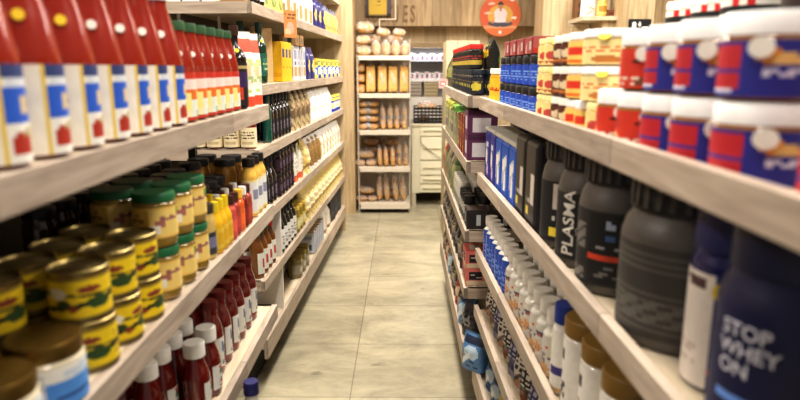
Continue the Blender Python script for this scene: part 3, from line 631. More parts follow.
pouch('snack_black', 'protein_snack_bag', .11, .155, .06, [L(30, 28, 30), ('t', .1, .5, .9, .9, L(226, 222, 214), 4), (0, 0, 1, .34, L(216, 200, 180)), ('e', .4, .22, .2, .14, L(150, 96, 60)), ('e', .7, .3, .16, .1, L(110, 66, 44))], seed=31)
pouch('snack_white', 'protein_snack_bag', .11, .155, .06, [L(228, 222, 214), ('t', .1, .55, .9, .9, L(36, 32, 34), 3), ('e', .5, .24, .3, .16, L(206, 160, 120)), ('s', 0, .3, 1, .42, .5, L(40, 36, 38))], seed=32)
pouch('snack_navy', 'navy_snack_bag', .11, .155, .06, [L(50, 50, 104), ('t', .1, .5, .9, .8, L(190, 190, 210), 3), (0, 0, 1, .2, L(150, 150, 180))], seed=33)
pouch('blue_sachet', 'blue_snack_bag', .13, .15, .08, [L(86, 128, 176), ('e', .5, .5, .3, .2, L(190, 210, 226)), ('t', .2, .1, .8, .3, L(40, 50, 80), 3), (.1, .75, .9, .9, L(40, 50, 76)), ('s', 0, .4, .5, .55, .8, L(226, 232, 236))], seed=34)
pouch('yellow_sachet', 'yellow_snack_bag', .12, .15, .08, [L(206, 190, 110), ('e', .5, .4, .2, .2, L(240, 226, 150)), (.5, .1, .8, .25, L(30, 30, 30))], seed=35)
pouch('dark_sachet', 'dark_snack_bag', .12, .14, .07, [L(66, 62, 64), ('e', .5, .5, .26, .2, L(140, 136, 136)), ('t', .1, .1, .9, .9, L(30, 28, 30), 5)], seed=36)
pouch('brown_sachet', 'brown_snack_bag', .12, .14, .07, [L(110, 92, 70), ('e', .5, .5, .26, .2, L(176, 160, 130)), ('t', .1, .6, .9, .9, L(50, 40, 34), 3)], seed=37)
pouch('red_sachet', 'red_snack_bag', .12, .14, .07, [L(176, 60, 50), ('e', .5, .5, .26, .2, L(226, 200, 170)), ('t', .1, .1, .9, .3, L(70, 30, 30), 3)], seed=38)
carton('pink_box', 'pink_snack_box', .13, .09, .075, L(226, 124, 114), [L(226, 126, 116), (.2, .3, .75, .75, L(36, 30, 34)), ('t', .24, .4, .7, .66, L(226, 220, 214), 2), (0, 0, 1, .2, L(226, 200, 170))], [L(226, 124, 114), (.15, .35, .8, .85, L(40, 34, 38)), ('t', .2, .42, .76, .76, L(226, 220, 214), 2), (0, 0, 1, .28, L(226, 206, 176))], [L(226, 110, 104), (.2, .2, .8, .8, L(216, 208, 200))])
carton('purple_bar_box', 'purple_bar_box', .12, .12, .1, L(96, 44, 80), [L(110, 50, 90), (.2, .2, .8, .8, L(206, 200, 206))], [L(98, 46, 84), (.15, .1, .75, .72, L(214, 208, 210)), (0, .86, 1, 1, L(70, 30, 60))])
carton('orange_bar_box', 'orange_bar_box', .09, .1, .17, L(150, 70, 40), [L(150, 74, 44), ('t', .1, .1, .9, .9, L(226, 190, 80), 9), (.3, .2, .6, .5, L(96, 50, 90))], [L(140, 64, 50), ('t', .1, .1, .9, .9, L(216, 170, 80), 8), (.3, .5, .7, .8, L(90, 44, 84))])
carton('pale_bar_box', 'pale_tea_box', .09, .1, .16, L(176, 172, 130), [L(176, 172, 136), (.2, .2, .8, .5, L(110, 96, 110)), ('t', .1, .6, .9, .9, L(120, 130, 80), 4)], [L(170, 168, 130), (.2, .2, .8, .6, L(116, 84, 100)), ('t', .1, .65, .9, .9, L(220, 210, 160), 3)])
pouch('leafy_bag', 'green_salad_bag', .16, .06, .12, [L(88, 140, 50), ('e', .4, .5, .3, .3, L(130, 170, 60)), ('t', 0, 0, 1, 1, L(60, 110, 44), 5)], seed=41, crimp=.15)
pouch('lime_bag', 'yellow_green_bag', .16, .065, .12, [L(190, 190, 60), ('e', .5, .5, .3, .3, L(150, 160, 50)), ('t', 0, 0, 1, 1, L(160, 160, 40), 5)], seed=42, crimp=.15)
for k, c1_, c2_ in (('red_top_bag', L(200, 44, 30), L(196, 140, 70)), ('green_tall_bag', L(60, 100, 60), L(150, 160, 110)), ('teal_tall_bag', L(40, 90, 100), L(110, 140, 130)), ('tan_tall_bag', L(190, 160, 110), L(150, 130, 80))):
    pouch(k, 'tall_snack_bag', .11, .22, .07, [c2_, (0, .68, 1, 1, c1_), ('e', .5, .35, .26, .16, tuple(q * .6 for q in c2_)), ('t', .2, .1, .8, .2, c1_, 2)], seed=hash(k) % 50 if False else len(k))

# ------------------------------------------------------------------ the setting
def plain(name, mat, boxes, parent=None, kind=None, smooth=False, bev=0.0):
    mb = MB()
    for b in boxes: mb.box(*b[:6], b[6] if len(b) > 6 else W, bev)
    o = obj(name, mb.mesh(name, mat, smooth), parent)
    if kind: o['kind'] = kind
    return o
plain('floor', 'floor', [(-3.2, -1.2, -.08, 5.2, 11.0, 0)], kind='structure')
BWY = 7.2
xl, xr, zt = at(410, 43, BWY)[0], at(445.5, 43, BWY)[0], at(420, 43, BWY)[2]
plain('wall_back', 'wall_pale', [(-3.1, BWY, 0, xl, BWY + .12, 3.2), (xr, BWY, 0, 5.1, BWY + .12, 3.2), (xl, BWY, zt, xr, BWY + .12, 3.2)], kind='structure')
plain('trim_1', 'pillar_oak', [(xr, BWY - .03, 0, xr + .05, BWY, zt + .04)], kind='structure')
plain('wall_left', 'wall_oak', [(-3.2, -1.2, 0, -3.1, 11, 3.2)], kind='structure')
plain('wall_right', 'wall_oak', [(5.1, -1.2, 0, 5.2, 11, 3.2)], kind='structure')
plain('wall_far', 'matte', [(-3.1, 10.8, 0, 5.1, 10.95, 3.2, L(200, 196, 190))], kind='structure')
# timber bulkhead over the bread counter, with its carved word
zb = at(450, 26, 6.95)[2]
xa, xb = at(300, 10, 6.95)[0], at(546, 10, 6.95)[0]
plain('trim_2', 'wall_oak', [(xa, 6.95, zb, xb, BWY, 3.2)], kind='structure')
sgn = empty('carved_lettering', at(390, 16, 6.947))
tag(sgn, 'brown carved word KOEKJES on the timber board above the bread rack', 'sign')
lw = [363.8 + 7.55 * k + 3.7 for k in range(7)]
for ch, px in zip('KOEKJES', lw):
    P = at(px, 14.6, 6.947); o0 = sgn.location
    m = text_mesh(ch, .245, lambda x, y, z, P=P, ch=ch: (P[0] + x - o0[0], -z, P[2] + (.0864 - (.0864 - y) * .75 if ch == 'J' else y) - o0[2]), L(1, 1, 1), name='letter', mat='carved_oak', extrude=.006, bold=.012, squeeze=.5)
    obj('letter', m, sgn)
# pillars
P = at(341, 214, 6.12); P2 = at(355.5, 214, 6.12)
plain('trim_3', 'pillar_oak', [(P[0] - .06, 6.12, 0, P2[0], 6.5, 3.2)], kind='structure')
pa, pb_ = at(543, 20, 6.3)[0], at(573, 20, 6.3)[0]
plain('trim_4', 'wall_pale', [(pa, 6.3, 0, pb_, 6.7, 3.2)], kind='structure')
pa, pb_ = at(625, 20, 5.4)[0], at(654, 20, 5.4)[0]
plain('trim_5', 'pillar_oak', [(pa, 5.4, 0, pb_, 5.75, 3.2)], kind='structure')
plain('trim_6', 'wall_oak', [(at(654, 20, 6.4)[0] - .1, 6.4, 0, 5.1, 6.55, 3.2)], kind='structure')

# ------------------------------------------------------------------ shelving
def bay(label, key, y0, y1, zs, deep, endcap=False, posts=(), back_to=None, back_top=None, plinth=True, lip=0.0, recess=.085, endcap_far=False):
    f, sg, rz = BAYS[key]
    r = empty('shelving_unit', (f(y0), y0, 0), rz - sg * PI / 2)
    tag(r, label, 'shelf unit')
    Ln = (y1 - y0)
    for i, z in enumerate(zs):
        a, b = (-deep, -.018) if sg > 0 else (.018, deep)
        s = plain('shelf', 'shelf_board', [(a, 0, z - .022, b, Ln, z)], r)
        a, b = (-.018, 0) if sg > 0 else (0, .018)
        hh = .095 if i == len(zs) - 1 else .047
        up = lip
        bx = [(a, 0, z + up - hh, b, Ln, z + up)]
        plain('fascia', 'bleached_oak', bx, s, bev=.0015)
        if endcap:
            a, b = (-deep, -.0185) if sg > 0 else (.0185, deep)
            plain('end_fascia', 'end_oak', [(a, -.001, z - .047, b, .018, z)], s)
        if endcap_far:
            a, b = (-deep, -.0185) if sg > 0 else (.0185, deep)
            plain('end_fascia', 'end_oak', [(a, Ln - .018, z - .047, b, Ln + .001, z)], s)
    bt = back_top or zs[0]
    a, b = (-deep - .012, -deep - .001) if sg > 0 else (deep + .001, deep + .012)
    plain('back_panel', 'matte', [(a, 0, .02, b, back_to - y0 if back_to else Ln, bt, L(86, 74, 62))], r)  # dark backing; on the near left unit it is added to darken open shelves
    if plinth:
        a, b = (-deep, -recess) if sg > 0 else (recess, deep)
        plain('plinth', 'matte', [(a, .0, 0.0, b, Ln, zs[-1] - .096, L(44, 40, 37))], r)
    for (x, y, za, zb_, w, c_) in posts:
        plain('upright', 'plastic', [(x - w / 2, y - w / 2, za, x + w / 2, y + w / 2, zb_, c_)], r)
    return r
ZA = [1.338, 1.013, .665, .2]; ZB = [1.715, 1.38, 1.108, .816, .52, .24]
ZR = [1.318, 1.023, .712, .467, .212]; ZF = [1.343, 1.081, .793, .544, .297]
bay('near left pale oak shelf unit of bottles and cans, closest to the camera', 'A', -.3, 1.985, ZA, .5, endcap_far=True, posts=[(-.235, 2.235, 1.013, 1.315, .022, L(44, 42, 40))], back_to=1.6)  # open unit; its back panel is added to keep the gap behind dark
ub = bay('long pale oak shelf unit on the left ending at the wooden pillar', 'B', 2.62, 5.45, ZB + [], .4, endcap=True,
         posts=[(-.3, .5, 1.38, 1.693, .012, L(206, 204, 200)), (-.32, 1.2, 1.38, 1.693, .012, L(206, 204, 200)), (-.35, .12, 1.38, 1.693, .012, L(200, 198, 194))], back_top=1.99)
plain('shelf', 'shelf_board', [(-.36, 1.5, 1.97, -.02, 2.83, 1.995)], ub)
# white divider between its first and second bays
plain('divider', 'plastic', [(-.36, .385, .24, -.012, .405, .768, L(226, 220, 212))], ub)
plain('end_panel', 'wall_pale', [(-.4, 2.832, .0, -.004, 2.85, 2.0)], ub)
bay('near right pale oak shelf unit of tubs and protein jars, beside the camera', 'R', .05, 2.43, ZR, .5, lip=.023, recess=.06)
bay('short pale oak shelf unit on the right beyond the protein jars', 'F', 2.475, 4.1, ZF, .45, endcap=True)

# ------------------------------------------------------------------ left near unit, goods
w = 'left top shelf'
g = 'tomato sauce bottles on the left top shelf'
y0 = yp('A', .046, -16, 1.4)
ys = span(y0, .0885, 7)
row(['sauce_yellow', 'sauce_yellow', 'sauce_yellow', 'sauce_white', 'sauce_white', 'sauce_white', 'sauce_white'], 'A', ZA[0], .046, ys,
    ['red sauce bottle with yellow sticker'] * 3 + ['red sauce bottle with white dot'] * 4, 'bottle', 'front row of left top shelf', g, jit=.06)
row('sauce_white', 'A', ZA[0], .137, span(y0 + .13, .0885, 5), 'red sauce bottle', 'bottle', 'second row of left top shelf', g, jit=.06)
yb = ys[-1] + .083
ys = span(yb, .071, 6)
row('passata', 'A', ZA[0], .042, ys, 'green capped passata bottle', 'bottle', 'front row of left top shelf', 'passata bottles on the left top shelf')
row('passata', 'A', ZA[0], .114, span(yb - .01, .071, 7), 'green capped passata bottle', 'bottle', 'second row of left top shelf', 'passata bottles on the left top shelf')
yb = ys[-1] + .074
row('dark_sauce', 'A', ZA[0], .04, [yb], 'slim dark sauce bottle beside white rice bag at the end of left top shelf', 'bottle', '', ordn=False) if False else None
put('dark_sauce', -.426 - .036, yb, ZA[0], PI / 2, 'slim black sauce bottle between passata and white rice bag on left top shelf', 'bottle')
put('rice_bag', -.426 - .058, yb + .1, ZA[0], PI / 2 - .75, 'white rice bag with red bands next to the slim black bottle', 'bag')
put('rice_bag', -.426 - .058, yb + .205, ZA[0], PI / 2 - .7, 'white rice bag with red bands at the far end of left top shelf', 'bag')
put('rice_bag', -.426 - .175, yb + .175, ZA[0], PI / 2 - .7, 'white rice bag standing behind the front rice bags, left top shelf', 'bag')

# middle shelf
z = ZA[1]
for i, (y, t) in enumerate(((.655, 'closest to the camera'), (.762, 'second from camera'))):
    put('gold_jar', -.426 - .051, y, z, PI / 2 + .1 * i, 'squat gold lid jar with white and blue label, %s' % t, 'jar', 'gold lid jars on the left middle shelf')
g = 'stacked yellow cans on the left middle shelf'
for c_, (y, nst) in enumerate(((.865, 2), (.955, 2), (1.045, 2))):
    for k in range(nst):
        put('yellow_can', -.426 - .0475 - .003 * k, y, z + .0005 + .0778 * k, PI / 2 + random.uniform(-.9, .5), 'yellow can, %s of front stack %s' % (['bottom', 'top'][k], ORD[c_]), 'can', g)
for c_, y in enumerate((.8, .89, .98, 1.07)):
    for k in range(2):
        put('yellow_can', -.426 - .142, y, z + .0005 + .0778 * k, PI / 2 + random.uniform(-.9, .5), 'yellow can, %s of rear stack %s' % (['bottom', 'top'][k], ORD[c_]), 'can', g)
g = 'stacked green lid jars on the left middle shelf'
for c_, y in enumerate((1.145, 1.235, 1.322)):
    for k in range(2):
        put('green_jar', -.426 - .046, y, z + .0005 + .1046 * k, PI / 2 + random.uniform(-.3, .3), '%s green lid jar of the front pair %s' % (['lower', 'upper'][k], ORD[c_]), 'jar', g)
for c_, y in enumerate((1.17, 1.26)):
    for k in range(2):
        put('green_jar', -.426 - .135, y, z + .0005 + .1046 * k, PI / 2 + random.uniform(-.3, .3), '%s green lid jar of the rear pair %s' % (['lower', 'upper'][k], ORD[c_]), 'jar', g)
put('garlic_jar', -.426 - .035, 1.395, z, PI / 2, 'small pale jar right after the green lid jars, left middle shelf', 'jar')
row('mustard', 'A', z, .022, span(1.437, .04, 3), 'slim yellow mustard bottle', 'bottle', 'front row, left middle shelf', 'mustard bottles on the left middle shelf')
row('mustard', 'A', z, .062, span(1.443, .042, 3), 'slim yellow mustard bottle', 'bottle', 'second row, left middle shelf', 'mustard bottles on the left middle shelf')
row(['pink_b', 'brown_b', 'orange_b', 'brown_w', 'brown_b'], 'A', z, .021, span(1.56, .042, 5), ['small pink hot sauce bottle', 'small brown capped hot sauce bottle', 'small orange hot sauce bottle with yellow cap', 'small white capped hot sauce bottle', 'small brown capped hot sauce bottle'], 'bottle', 'left middle shelf', 'hot sauce bottles on the left middle shelf')
row(['brown_w', 'brown_b', 'brown_w', 'pink_b', 'brown_w'], 'A', z, .06, span(1.57, .042, 5), ['small white capped hot sauce bottle', 'small brown hot sauce bottle', 'small white capped hot sauce bottle', 'small pink hot sauce bottle', 'small white capped hot sauce bottle'], 'bottle', 'in second row, left middle shelf', 'hot sauce bottles on the left middle shelf')
row('dressing', 'A', z, .032, span(1.815, .06, 3), 'pale yellow dressing bottle with dark cap', 'bottle', 'at end of left middle shelf', 'dressing bottles on the left middle shelf')
row('black_jar', 'A', z, .115, span(1.375, .074, 6), 'dark black lid jar', 'jar', 'middle row, left middle shelf', 'dark jars on the left middle shelf')
row('brown_jar', 'A', z, .2, span(1.36, .078, 5), 'tall brown jar with dark lid', 'jar', 'rear row, left middle shelf', 'tall brown jars on the left middle shelf')
row('amber_jar', 'A', z, .11, span(1.84, .079, 2), 'tall amber jar with dark lid', 'jar', 'behind the dressing bottles', 'tall brown jars on the left middle shelf')
row('amber_jar', 'A', z, .19, span(1.765, .079, 3), 'tall amber jar with dark lid', 'jar', 'rear row near the post', 'tall brown jars on the left middle shelf')
row('brown_jar', 'A', z, .3, span(1.2, .079, 9), 'tall brown jar with dark lid', 'jar', 'furthest row, left middle shelf', 'tall brown jars on the left middle shelf')

# low shelf
z = ZA[2]
g = 'ketchup bottles with white caps on the left low shelf'
row('ketchup', 'A', z, .052, span(1.315, .085, 2), 'red ketchup bottle with white cap', 'bottle', 'front row, left low shelf', g, jit=.2)
row('ketchup', 'A', z, .12, span(1.212, .075, 4), 'red ketchup bottle with white cap', 'bottle', 'second row, left low shelf', g, jit=.2)
row('ketchup', 'A', z, .19, span(1.24, .075, 3), 'red ketchup bottle with white cap', 'bottle', 'third row, left low shelf', g, jit=.2)
g = 'dark red chili sauce bottles on the left low shelf'
row('chili', 'A', z, .074, span(1.5, .074, 6), 'dark red chili sauce bottle', 'bottle', 'front row, left low shelf', g, jit=.2)
row('chili', 'A', z, .15, span(1.55, .074, 6), 'dark red chili sauce bottle', 'bottle', 'second row, left low shelf', g, jit=.2)
row('chili', 'A', z, .225, span(1.47, .074, 7), 'dark red chili sauce bottle', 'bottle', 'third row, left low shelf', g, jit=.2)
cr = empty('wooden_crate', (-.6, 1.36, ZA[3] + .001)); tag(cr, 'pale wooden crate jutting out under the left low shelf', 'crate')
plain('crate_body', 'shelf_board', [(-.2, -.4, 0, .243, .4, .2)], cr)
plain('crate_rim', 'bleached_oak', [(-.2, -.4, .201, -.185, .4, .235), (.23, -.4, .201, .243, .4, .235), (-.184, -.4, .201, .229, -.383, .235), (-.184, .383, .201, .229, .4, .235)], cr)
put('navy_cap', -.398, 1.487, ZA[3] + .203, PI / 2, 'white bottle with navy cap standing in the pale wooden crate', 'bottle')

# ------------------------------------------------------------------ left far unit, goods
def B(i): return ZB[i]
U = 'of long left unit'
# top shelf
ys = [2.68, 2.745]
row('dark_white', 'B', B(0), .04, [2.79, 2.86], 'dark bottle', 'bottle', 'near corner on top shelf ' + U)
ys = [yp('B', .06, p, 1.8) for p in (277, 284, 290)]
row('green_bag', 'B', B(0), .055, [2.98, 3.13, 3.28], 'pale green bag', 'bag', 'on top shelf ' + U, 'green bags on the left top shelf')
row(['quinoa_box'], 'B', B(0), .055, span(3.47, .165, 5), 'white box with brown picture', 'box', 'on top shelf ' + U, 'grain boxes on the left top shelf')
row('navy_bag', 'B', B(0), .055, span(4.3, .18, 3), 'navy bag with yellow spot', 'bag', 'on top shelf ' + U, 'navy bags on the left top shelf')
row('tan_bag', 'B', B(0), .055, span(4.84, .15, 4), 'tan pasta bag', 'bag', 'on top shelf ' + U, 'tan bags on the left top shelf')
for i, x in enumerate((-.7, -.79, -.88, -.965)):
    put(['brown_box', 'quinoa_box', 'white_box', 'quinoa_box'][i], x + .0, 2.7, B(0), 0, '%s facing the camera, %s from right on long left unit top shelf' % (['brown box', 'white box', 'pale cereal box', 'white box'][i], ['first', 'second', 'third', 'fourth'][i]), 'box')
# hanging orange price card on the top shelf edge
f_, _, rzB = BAYS['B']
yc = 3.14
cd = MB().grid((-.045, 0, -.09), (.09, 0, 0), (0, 0, .13), [L(206, 140, 80), ('e', .5, .35, .3, .2, L(226, 170, 150)), ('t', .1, .6, .9, .9, L(120, 80, 50), 3), (.1, .1, .5, .3, L(220, 190, 150))], 12, 16)
o = obj('price_card', cd.mesh('price_card', 'paper', False)); o.location = (f_(yc) + .045, yc, B(0) - .03); o.rotation_euler = (0, 0, rzB - .55)
tag(o, 'orange printed card hanging from the top shelf edge of long left unit', 'price card')
# second shelf
put('olive_oil', f_(2.9) - .05, 2.9, B(1), rzB, 'dark green olive oil bottle at near corner of long left unit', 'bottle')
put('olive_oil', f_(2.82) - .11, 2.82, B(1), rzB, 'dark green olive oil bottle behind the corner one', 'bottle')
put('tall_carton', f_(3.08) - .085, 3.08, B(1), rzB - .5, 'plain tan tall carton beside the olive oil bottle', 'box')
row('pasta_box', 'B', B(1), .04, span(3.24, .078, 3), 'yellow pasta box', 'box', 'on second shelf ' + U, 'pasta boxes on the second left shelf')
ysw = span(3.55, .085, 4)
row('white_box', 'B', B(1), .045, ysw, 'white cereal box', 'box', 'on second shelf ' + U, 'cereal boxes on the second left shelf')
for i in (0, 1):
    put('brown_box', f_(3.57 + .13 * i) - .055, 3.57 + .13 * i, B(1) + .191, rzB, '%s small brown box lying on top of the white cereal boxes' % ['nearer', 'farther'][i], 'box')
row('navy_bag', 'B', B(1), .05, span(3.98, .15, 2), 'navy bag', 'bag', 'on second shelf ' + U)
row(['yellow_tin', 'blue_jar'], 'B', B(1), .045, span(4.24, .108, 11), ['yellow round tin', 'blue round tin'], 'tin', 'on second shelf ' + U, 'blue and yellow tins on the second left shelf')
# third shelf
for i, x in enumerate((-.668, -.742, -.816, -.89, -.964)):
    put(['red_syrup', 'dark_syrup', 'red_syrup', 'dark_syrup', 'red_syrup'][i], x, 2.68, B(2), 0, '%s syrup bottle with cream label, %s from right at near end of long left unit' % (['red', 'dark', 'red', 'dark', 'red'][i], ['first', 'second', 'third', 'fourth', 'fifth'][i]), 'bottle', 'syrup bottles at the near end of the left unit')
for i, x in enumerate((-.705, -.78, -.855)):
    put('dark_syrup', x, 2.755, B(2), 0, 'dark syrup bottle in second row, %s from right at near end of long left unit' % ['first', 'second', 'third'][i], 'bottle', 'syrup bottles at the near end of the left unit')
put('teal_bottle', f_(2.9) - .03, 2.9, B(2), rzB, 'tall teal glass bottle near the corner of third shelf, long left unit', 'bottle')
row('dark_wine', 'B', B(2), .045, span(2.97, .075, 6), 'dark glass bottle', 'bottle', 'front row on third shelf ' + U, 'dark bottles on the third left shelf')
row('dark_wine', 'B', B(2), .12, span(2.85, .075, 8), 'dark glass bottle', 'bottle', 'second row on third shelf ' + U, 'dark bottles on the third left shelf')
row('pasta_bag', 'B', B(2), .05, span(3.5, .14, 4), 'clear bag of brown pasta', 'bag', 'on third shelf ' + U, 'pasta bags on the third left shelf')
row('flour_bag', 'B', B(2), .06, span(4.1, .16, 5), 'plain white flour bag', 'bag', 'on third shelf ' + U, 'flour bags on the third left shelf', rot=-.25)
row('blue_jar', 'B', B(2), .045, span(4.96, .08, 5), 'blue round tin', 'tin', 'on third shelf ' + U, 'blue tins on the third left shelf')
# fourth shelf
row('dark_wine', 'B', B(3), .045, span(2.68, .072, 5), 'dark glass bottle', 'bottle', 'front row on fourth shelf ' + U, 'dark bottles on the fourth left shelf')
g = 'dark jam jars on the fourth left shelf'
for k in range(2):
    row('plum_jar', 'B', B(3) + .1155 * k, (.042), span(3.06, .072, 5), '%s dark plum jam jar' % ['lower', 'upper'][k], 'jar', 'on fourth shelf ' + U, g)
row('red_label_bag', 'B', B(3), .05, span(3.5, .15, 2), 'white and red snack bag', 'bag', 'on fourth shelf ' + U)
row('noodle_bag', 'B', B(3), .06, [3.81], 'clear bag of yellow noodles', 'bag', 'before the rice bags, fourth shelf ' + U, ordn=False)
row('brown_rice_bag', 'B', B(3), .055, span(3.97, .13, 3), 'white framed brown rice bag', 'bag', 'on fourth shelf ' + U, 'brown rice bags on the fourth left shelf', rot=-.3)
row('white_rice_bag', 'B', B(3), .055, span(4.37, .145, 7), 'white rice bag with tan window', 'bag', 'on fourth shelf ' + U, 'white rice bags on the fourth left shelf', rot=-.3)
# fifth shelf
row(['vinegar', 'vinegar', 'vinegar', 'vinegar_red'], 'B', B(4), .045, span(2.68, .075, 4), ['amber vinegar bottle'] * 3 + ['red capped vinegar bottle'], 'bottle', 'front row on fifth shelf ' + U, 'vinegar bottles on the fifth left shelf')
row('vinegar', 'B', B(4), .115, span(2.7, .075, 4), 'amber vinegar bottle', 'bottle', 'second row on fifth shelf ' + U, 'vinegar bottles on the fifth left shelf')
row('dark_white', 'B', B(4), .042, span(3.075, .075, 5), 'white label dark bottle', 'bottle', 'front row on fifth shelf ' + U, 'dark bottles on the fifth left shelf')
row('dark_white', 'B', B(4), .115, span(3.1, .075, 4), 'white label dark bottle', 'bottle', 'second row on fifth shelf ' + U, 'dark bottles on the fifth left shelf')
row('pickle', 'B', B(4), .045, span(3.47, .083, 3), 'yellow pickle jar', 'jar', 'on fifth shelf ' + U, 'pickle jars on the fifth left shelf')
row('noodle_bag', 'B', B(4), .062, span(3.78, .15, 11), 'clear bag of yellow noodles', 'bag', 'on fifth shelf ' + U, 'noodle bags on the fifth left shelf', rot=-.25)
# bottom shelf
row('glass_jar', 'B', B(5), .055, span(3.5, .11, 3), 'gold lid preserve jar', 'jar', 'on bottom shelf ' + U, 'preserve jars on the bottom left shelf')
row('glass_jar', 'B', B(5), .155, span(3.48, .11, 3), 'gold lid preserve jar', 'jar', 'second row, bottom shelf ' + U, 'preserve jars on the bottom left shelf')
for i in range(6):
    y = 3.96 + .07 * i
    put('flat_pack', f_(y) - .105, y, B(5) + .004, rzB - PI / 2 + .12, 'grey and white flat pack, %s, on bottom shelf %s' % (ORD[i], U), 'box', 'flat packs standing on the bottom left shelf', tilt=(-.06, 0))
row('paper_bag', 'B', B(5), .08, span(4.52, .18, 2), 'crumpled white paper bag', 'bag', 'on bottom shelf ' + U)
row('black_box', 'B', B(5), .08, span(4.88, .18, 3), 'black printed box', 'box', 'on bottom shelf ' + U, 'black boxes on the bottom left shelf')

# ------------------------------------------------------------------ right near unit, goods
z = ZR[0]
g = 'stacked tubs on the right top shelf'
ys = [.545, .711, .815, .914, 1.013, 1.112]
nm = ['peanut_tub'] * 4 + ['red_tub'] * 2
for i, y in enumerate(ys):
    for k in range(1 if i == 5 else 2):
        key = nm[i]
        put(key, BAYS['R'][0](y) + (.075 if i == 1 else .068), y, z + .0005 + .0955 * k, BAYS['R'][2] + [.05, -.25][k] + random.uniform(-.1, .1),
            '%s %s tub with white lid, %s on right top shelf' % (['lower', 'upper'][k], 'blue and red' if i < 4 else 'red', ORD[i]), 'tub', g, s3=(1.1, 1.1, .965) if i == 1 else (1, 1, .965))
y = 1.222
for k in (1, 2):
    put('protein_tub', BAYS['R'][0](y) + .08, y, z + .0005 + .0675 * k, BAYS['R'][2], '%s wide cream tub with white lid after the red tubs on right top shelf' % ['', 'lower', 'upper'][k], 'tub', 'stacked cream tubs on the right top shelf', s3=(1, 1, .68))
for q, (yq, key, d) in enumerate(((1.189, 'pale_jar', 'small pale jar'), (1.257, 'cream_jar', 'small yellow and red jar'))):
    put(key, BAYS['R'][0](yq) + .054, yq, z + .0005, BAYS['R'][2], d + ' under the wide cream tubs on right top shelf', 'jar', 'small jars on the right top shelf', s3=(.95, .95, .68))
    put(key, BAYS['R'][0](yq) + .122, yq, z + .0005, BAYS['R'][2], d + ' behind another under the wide cream tubs', 'jar', 'small jars on the right top shelf', s3=(.95, .95, .68))
for j, (key, d, y, n) in enumerate((('cream_jar', 'yellow and red jar', 1.318, 1), ('choc_jar', 'chocolate jar', 1.388, 2), ('pale_jar', 'pale jar with yellow sticker', 1.525, 2))):
    for q in range(n):
        for k in range(3):
            put(key, BAYS['R'][0](y) + .054, y + .069 * q, z + .0005 + .0675 * k, BAYS['R'][2] + random.uniform(-.2, .2), '%s small %s, %s on right top shelf' % (['lowest', 'middle', 'topmost'][k], d, ['nearest stack of its kind', 'second stack of its kind'][q]), 'jar', 'small jars on the right top shelf', s3=(1, 1, .68))
g = 'blue jars with black lids on the right top shelf'
yj = span(1.672, .086, 6)
for i, y in enumerate(yj):
    for k in range(2):
        put('blue_black_jar', BAYS['R'][0](y) + .061, y, z + .0005 + .083 * k, BAYS['R'][2] + random.uniform(-.2, .2), '%s blue jar with black lid, %s in its row' % (['lower', 'upper'][k], ORD[i]), 'jar', g, s3=(1, 1, .82))
for i, y in enumerate(span(1.7, .105, 4)):
    put('striped_box', BAYS['R'][0](y) + .066, y, z + .1668, BAYS['R'][2], 'flat red striped box lying on the blue jars, %s' % ORD[i], 'box', 'striped boxes on the blue jars', s3=(1, 1, 1))
put('honey_jar', BAYS['R'][0](2.23) + .055, 2.23, z, BAYS['R'][2], 'yellow jar with white lid at the far end of right top shelf', 'jar')
put('honey_jar', BAYS['R'][0](2.32) + .055, 2.32, z, BAYS['R'][2], 'yellow jar with white lid, last one on right top shelf', 'jar')
row('white_tin', 'R', z, .25, span(1.1, .108, 3), 'white canister with black band', 'canister', 'behind the tubs on right top shelf', 'white canisters behind the tubs')
row('tall_dark', 'R', z, .26, span(.7, .118, 3), 'tall dark jar', 'jar', 'behind the tubs on right top shelf', 'tall dark jars behind the tubs')

z = ZR[1]; rzR = BAYS['R'][2]; fR = lambda y: BAYS['R'][0](y) + .017
put('navy_jar', fR(.652) + .079, .652, z, rzR, 'large navy jar lettered WHEY on right second shelf, closest to camera', 'jar')
put('navy_plain', fR(.62) + .28, .62, z, rzR, 'navy jar behind the large lettered navy jar', 'jar')
put('white_navy_tub', fR(.792) + .092, .792, z, rzR, 'narrow navy tub with white label between the navy jar and grey jar', 'tub')
g = 'large protein jars on the right second shelf'
yy = [.952, 1.18, 1.337, 1.483]
for key, y, d in zip(('grey_jar', 'black_label_jar', 'plasma_jar', 'white_patch_jar'), yy,
                     ('plain grey ribbed protein jar', 'grey protein jar with black label and red stripe', 'grey protein jar lettered PLASMA', 'dark protein jar with white label patch')):
    put(key, fR(y) + (.104 if key == 'grey_jar' else .0835 if key == 'black_label_jar' else .074), y, z, rzR, d + ' on right second shelf', 'jar', g)
for i, y in enumerate((1.628, 1.763)):
    put('black_tub', fR(y) + .072, y, z, rzR, 'black square tub with white label, %s after the grey jars' % ['first', 'second'][i], 'tub', 'black square tubs on the right second shelf')
for i, y in enumerate((1.6, 1.735)):
    put('black_tub', fR(y) + .22, y, z, rzR, 'black square tub in the rear row, %s after the grey jars' % ['first', 'second'][i], 'tub', 'black square tubs on the right second shelf')
row('blue_milk', 'R', z, .06, span(1.89, .121, 3), 'blue powder tub with white pattern', 'tub', 'right second shelf', 'blue powder tubs on the right second shelf', jit=.03)
row('purple_milk', 'R', z, .06, [2.26, 2.372], 'purple and white powder tub', 'tub', 'last on right second shelf', jit=.02)
row('dark_blue_milk', 'R', z, .19, span(1.865, .123, 5), 'navy powder tub', 'tub', 'rear row, right second shelf', 'navy powder tubs on the right second shelf', jit=.03)

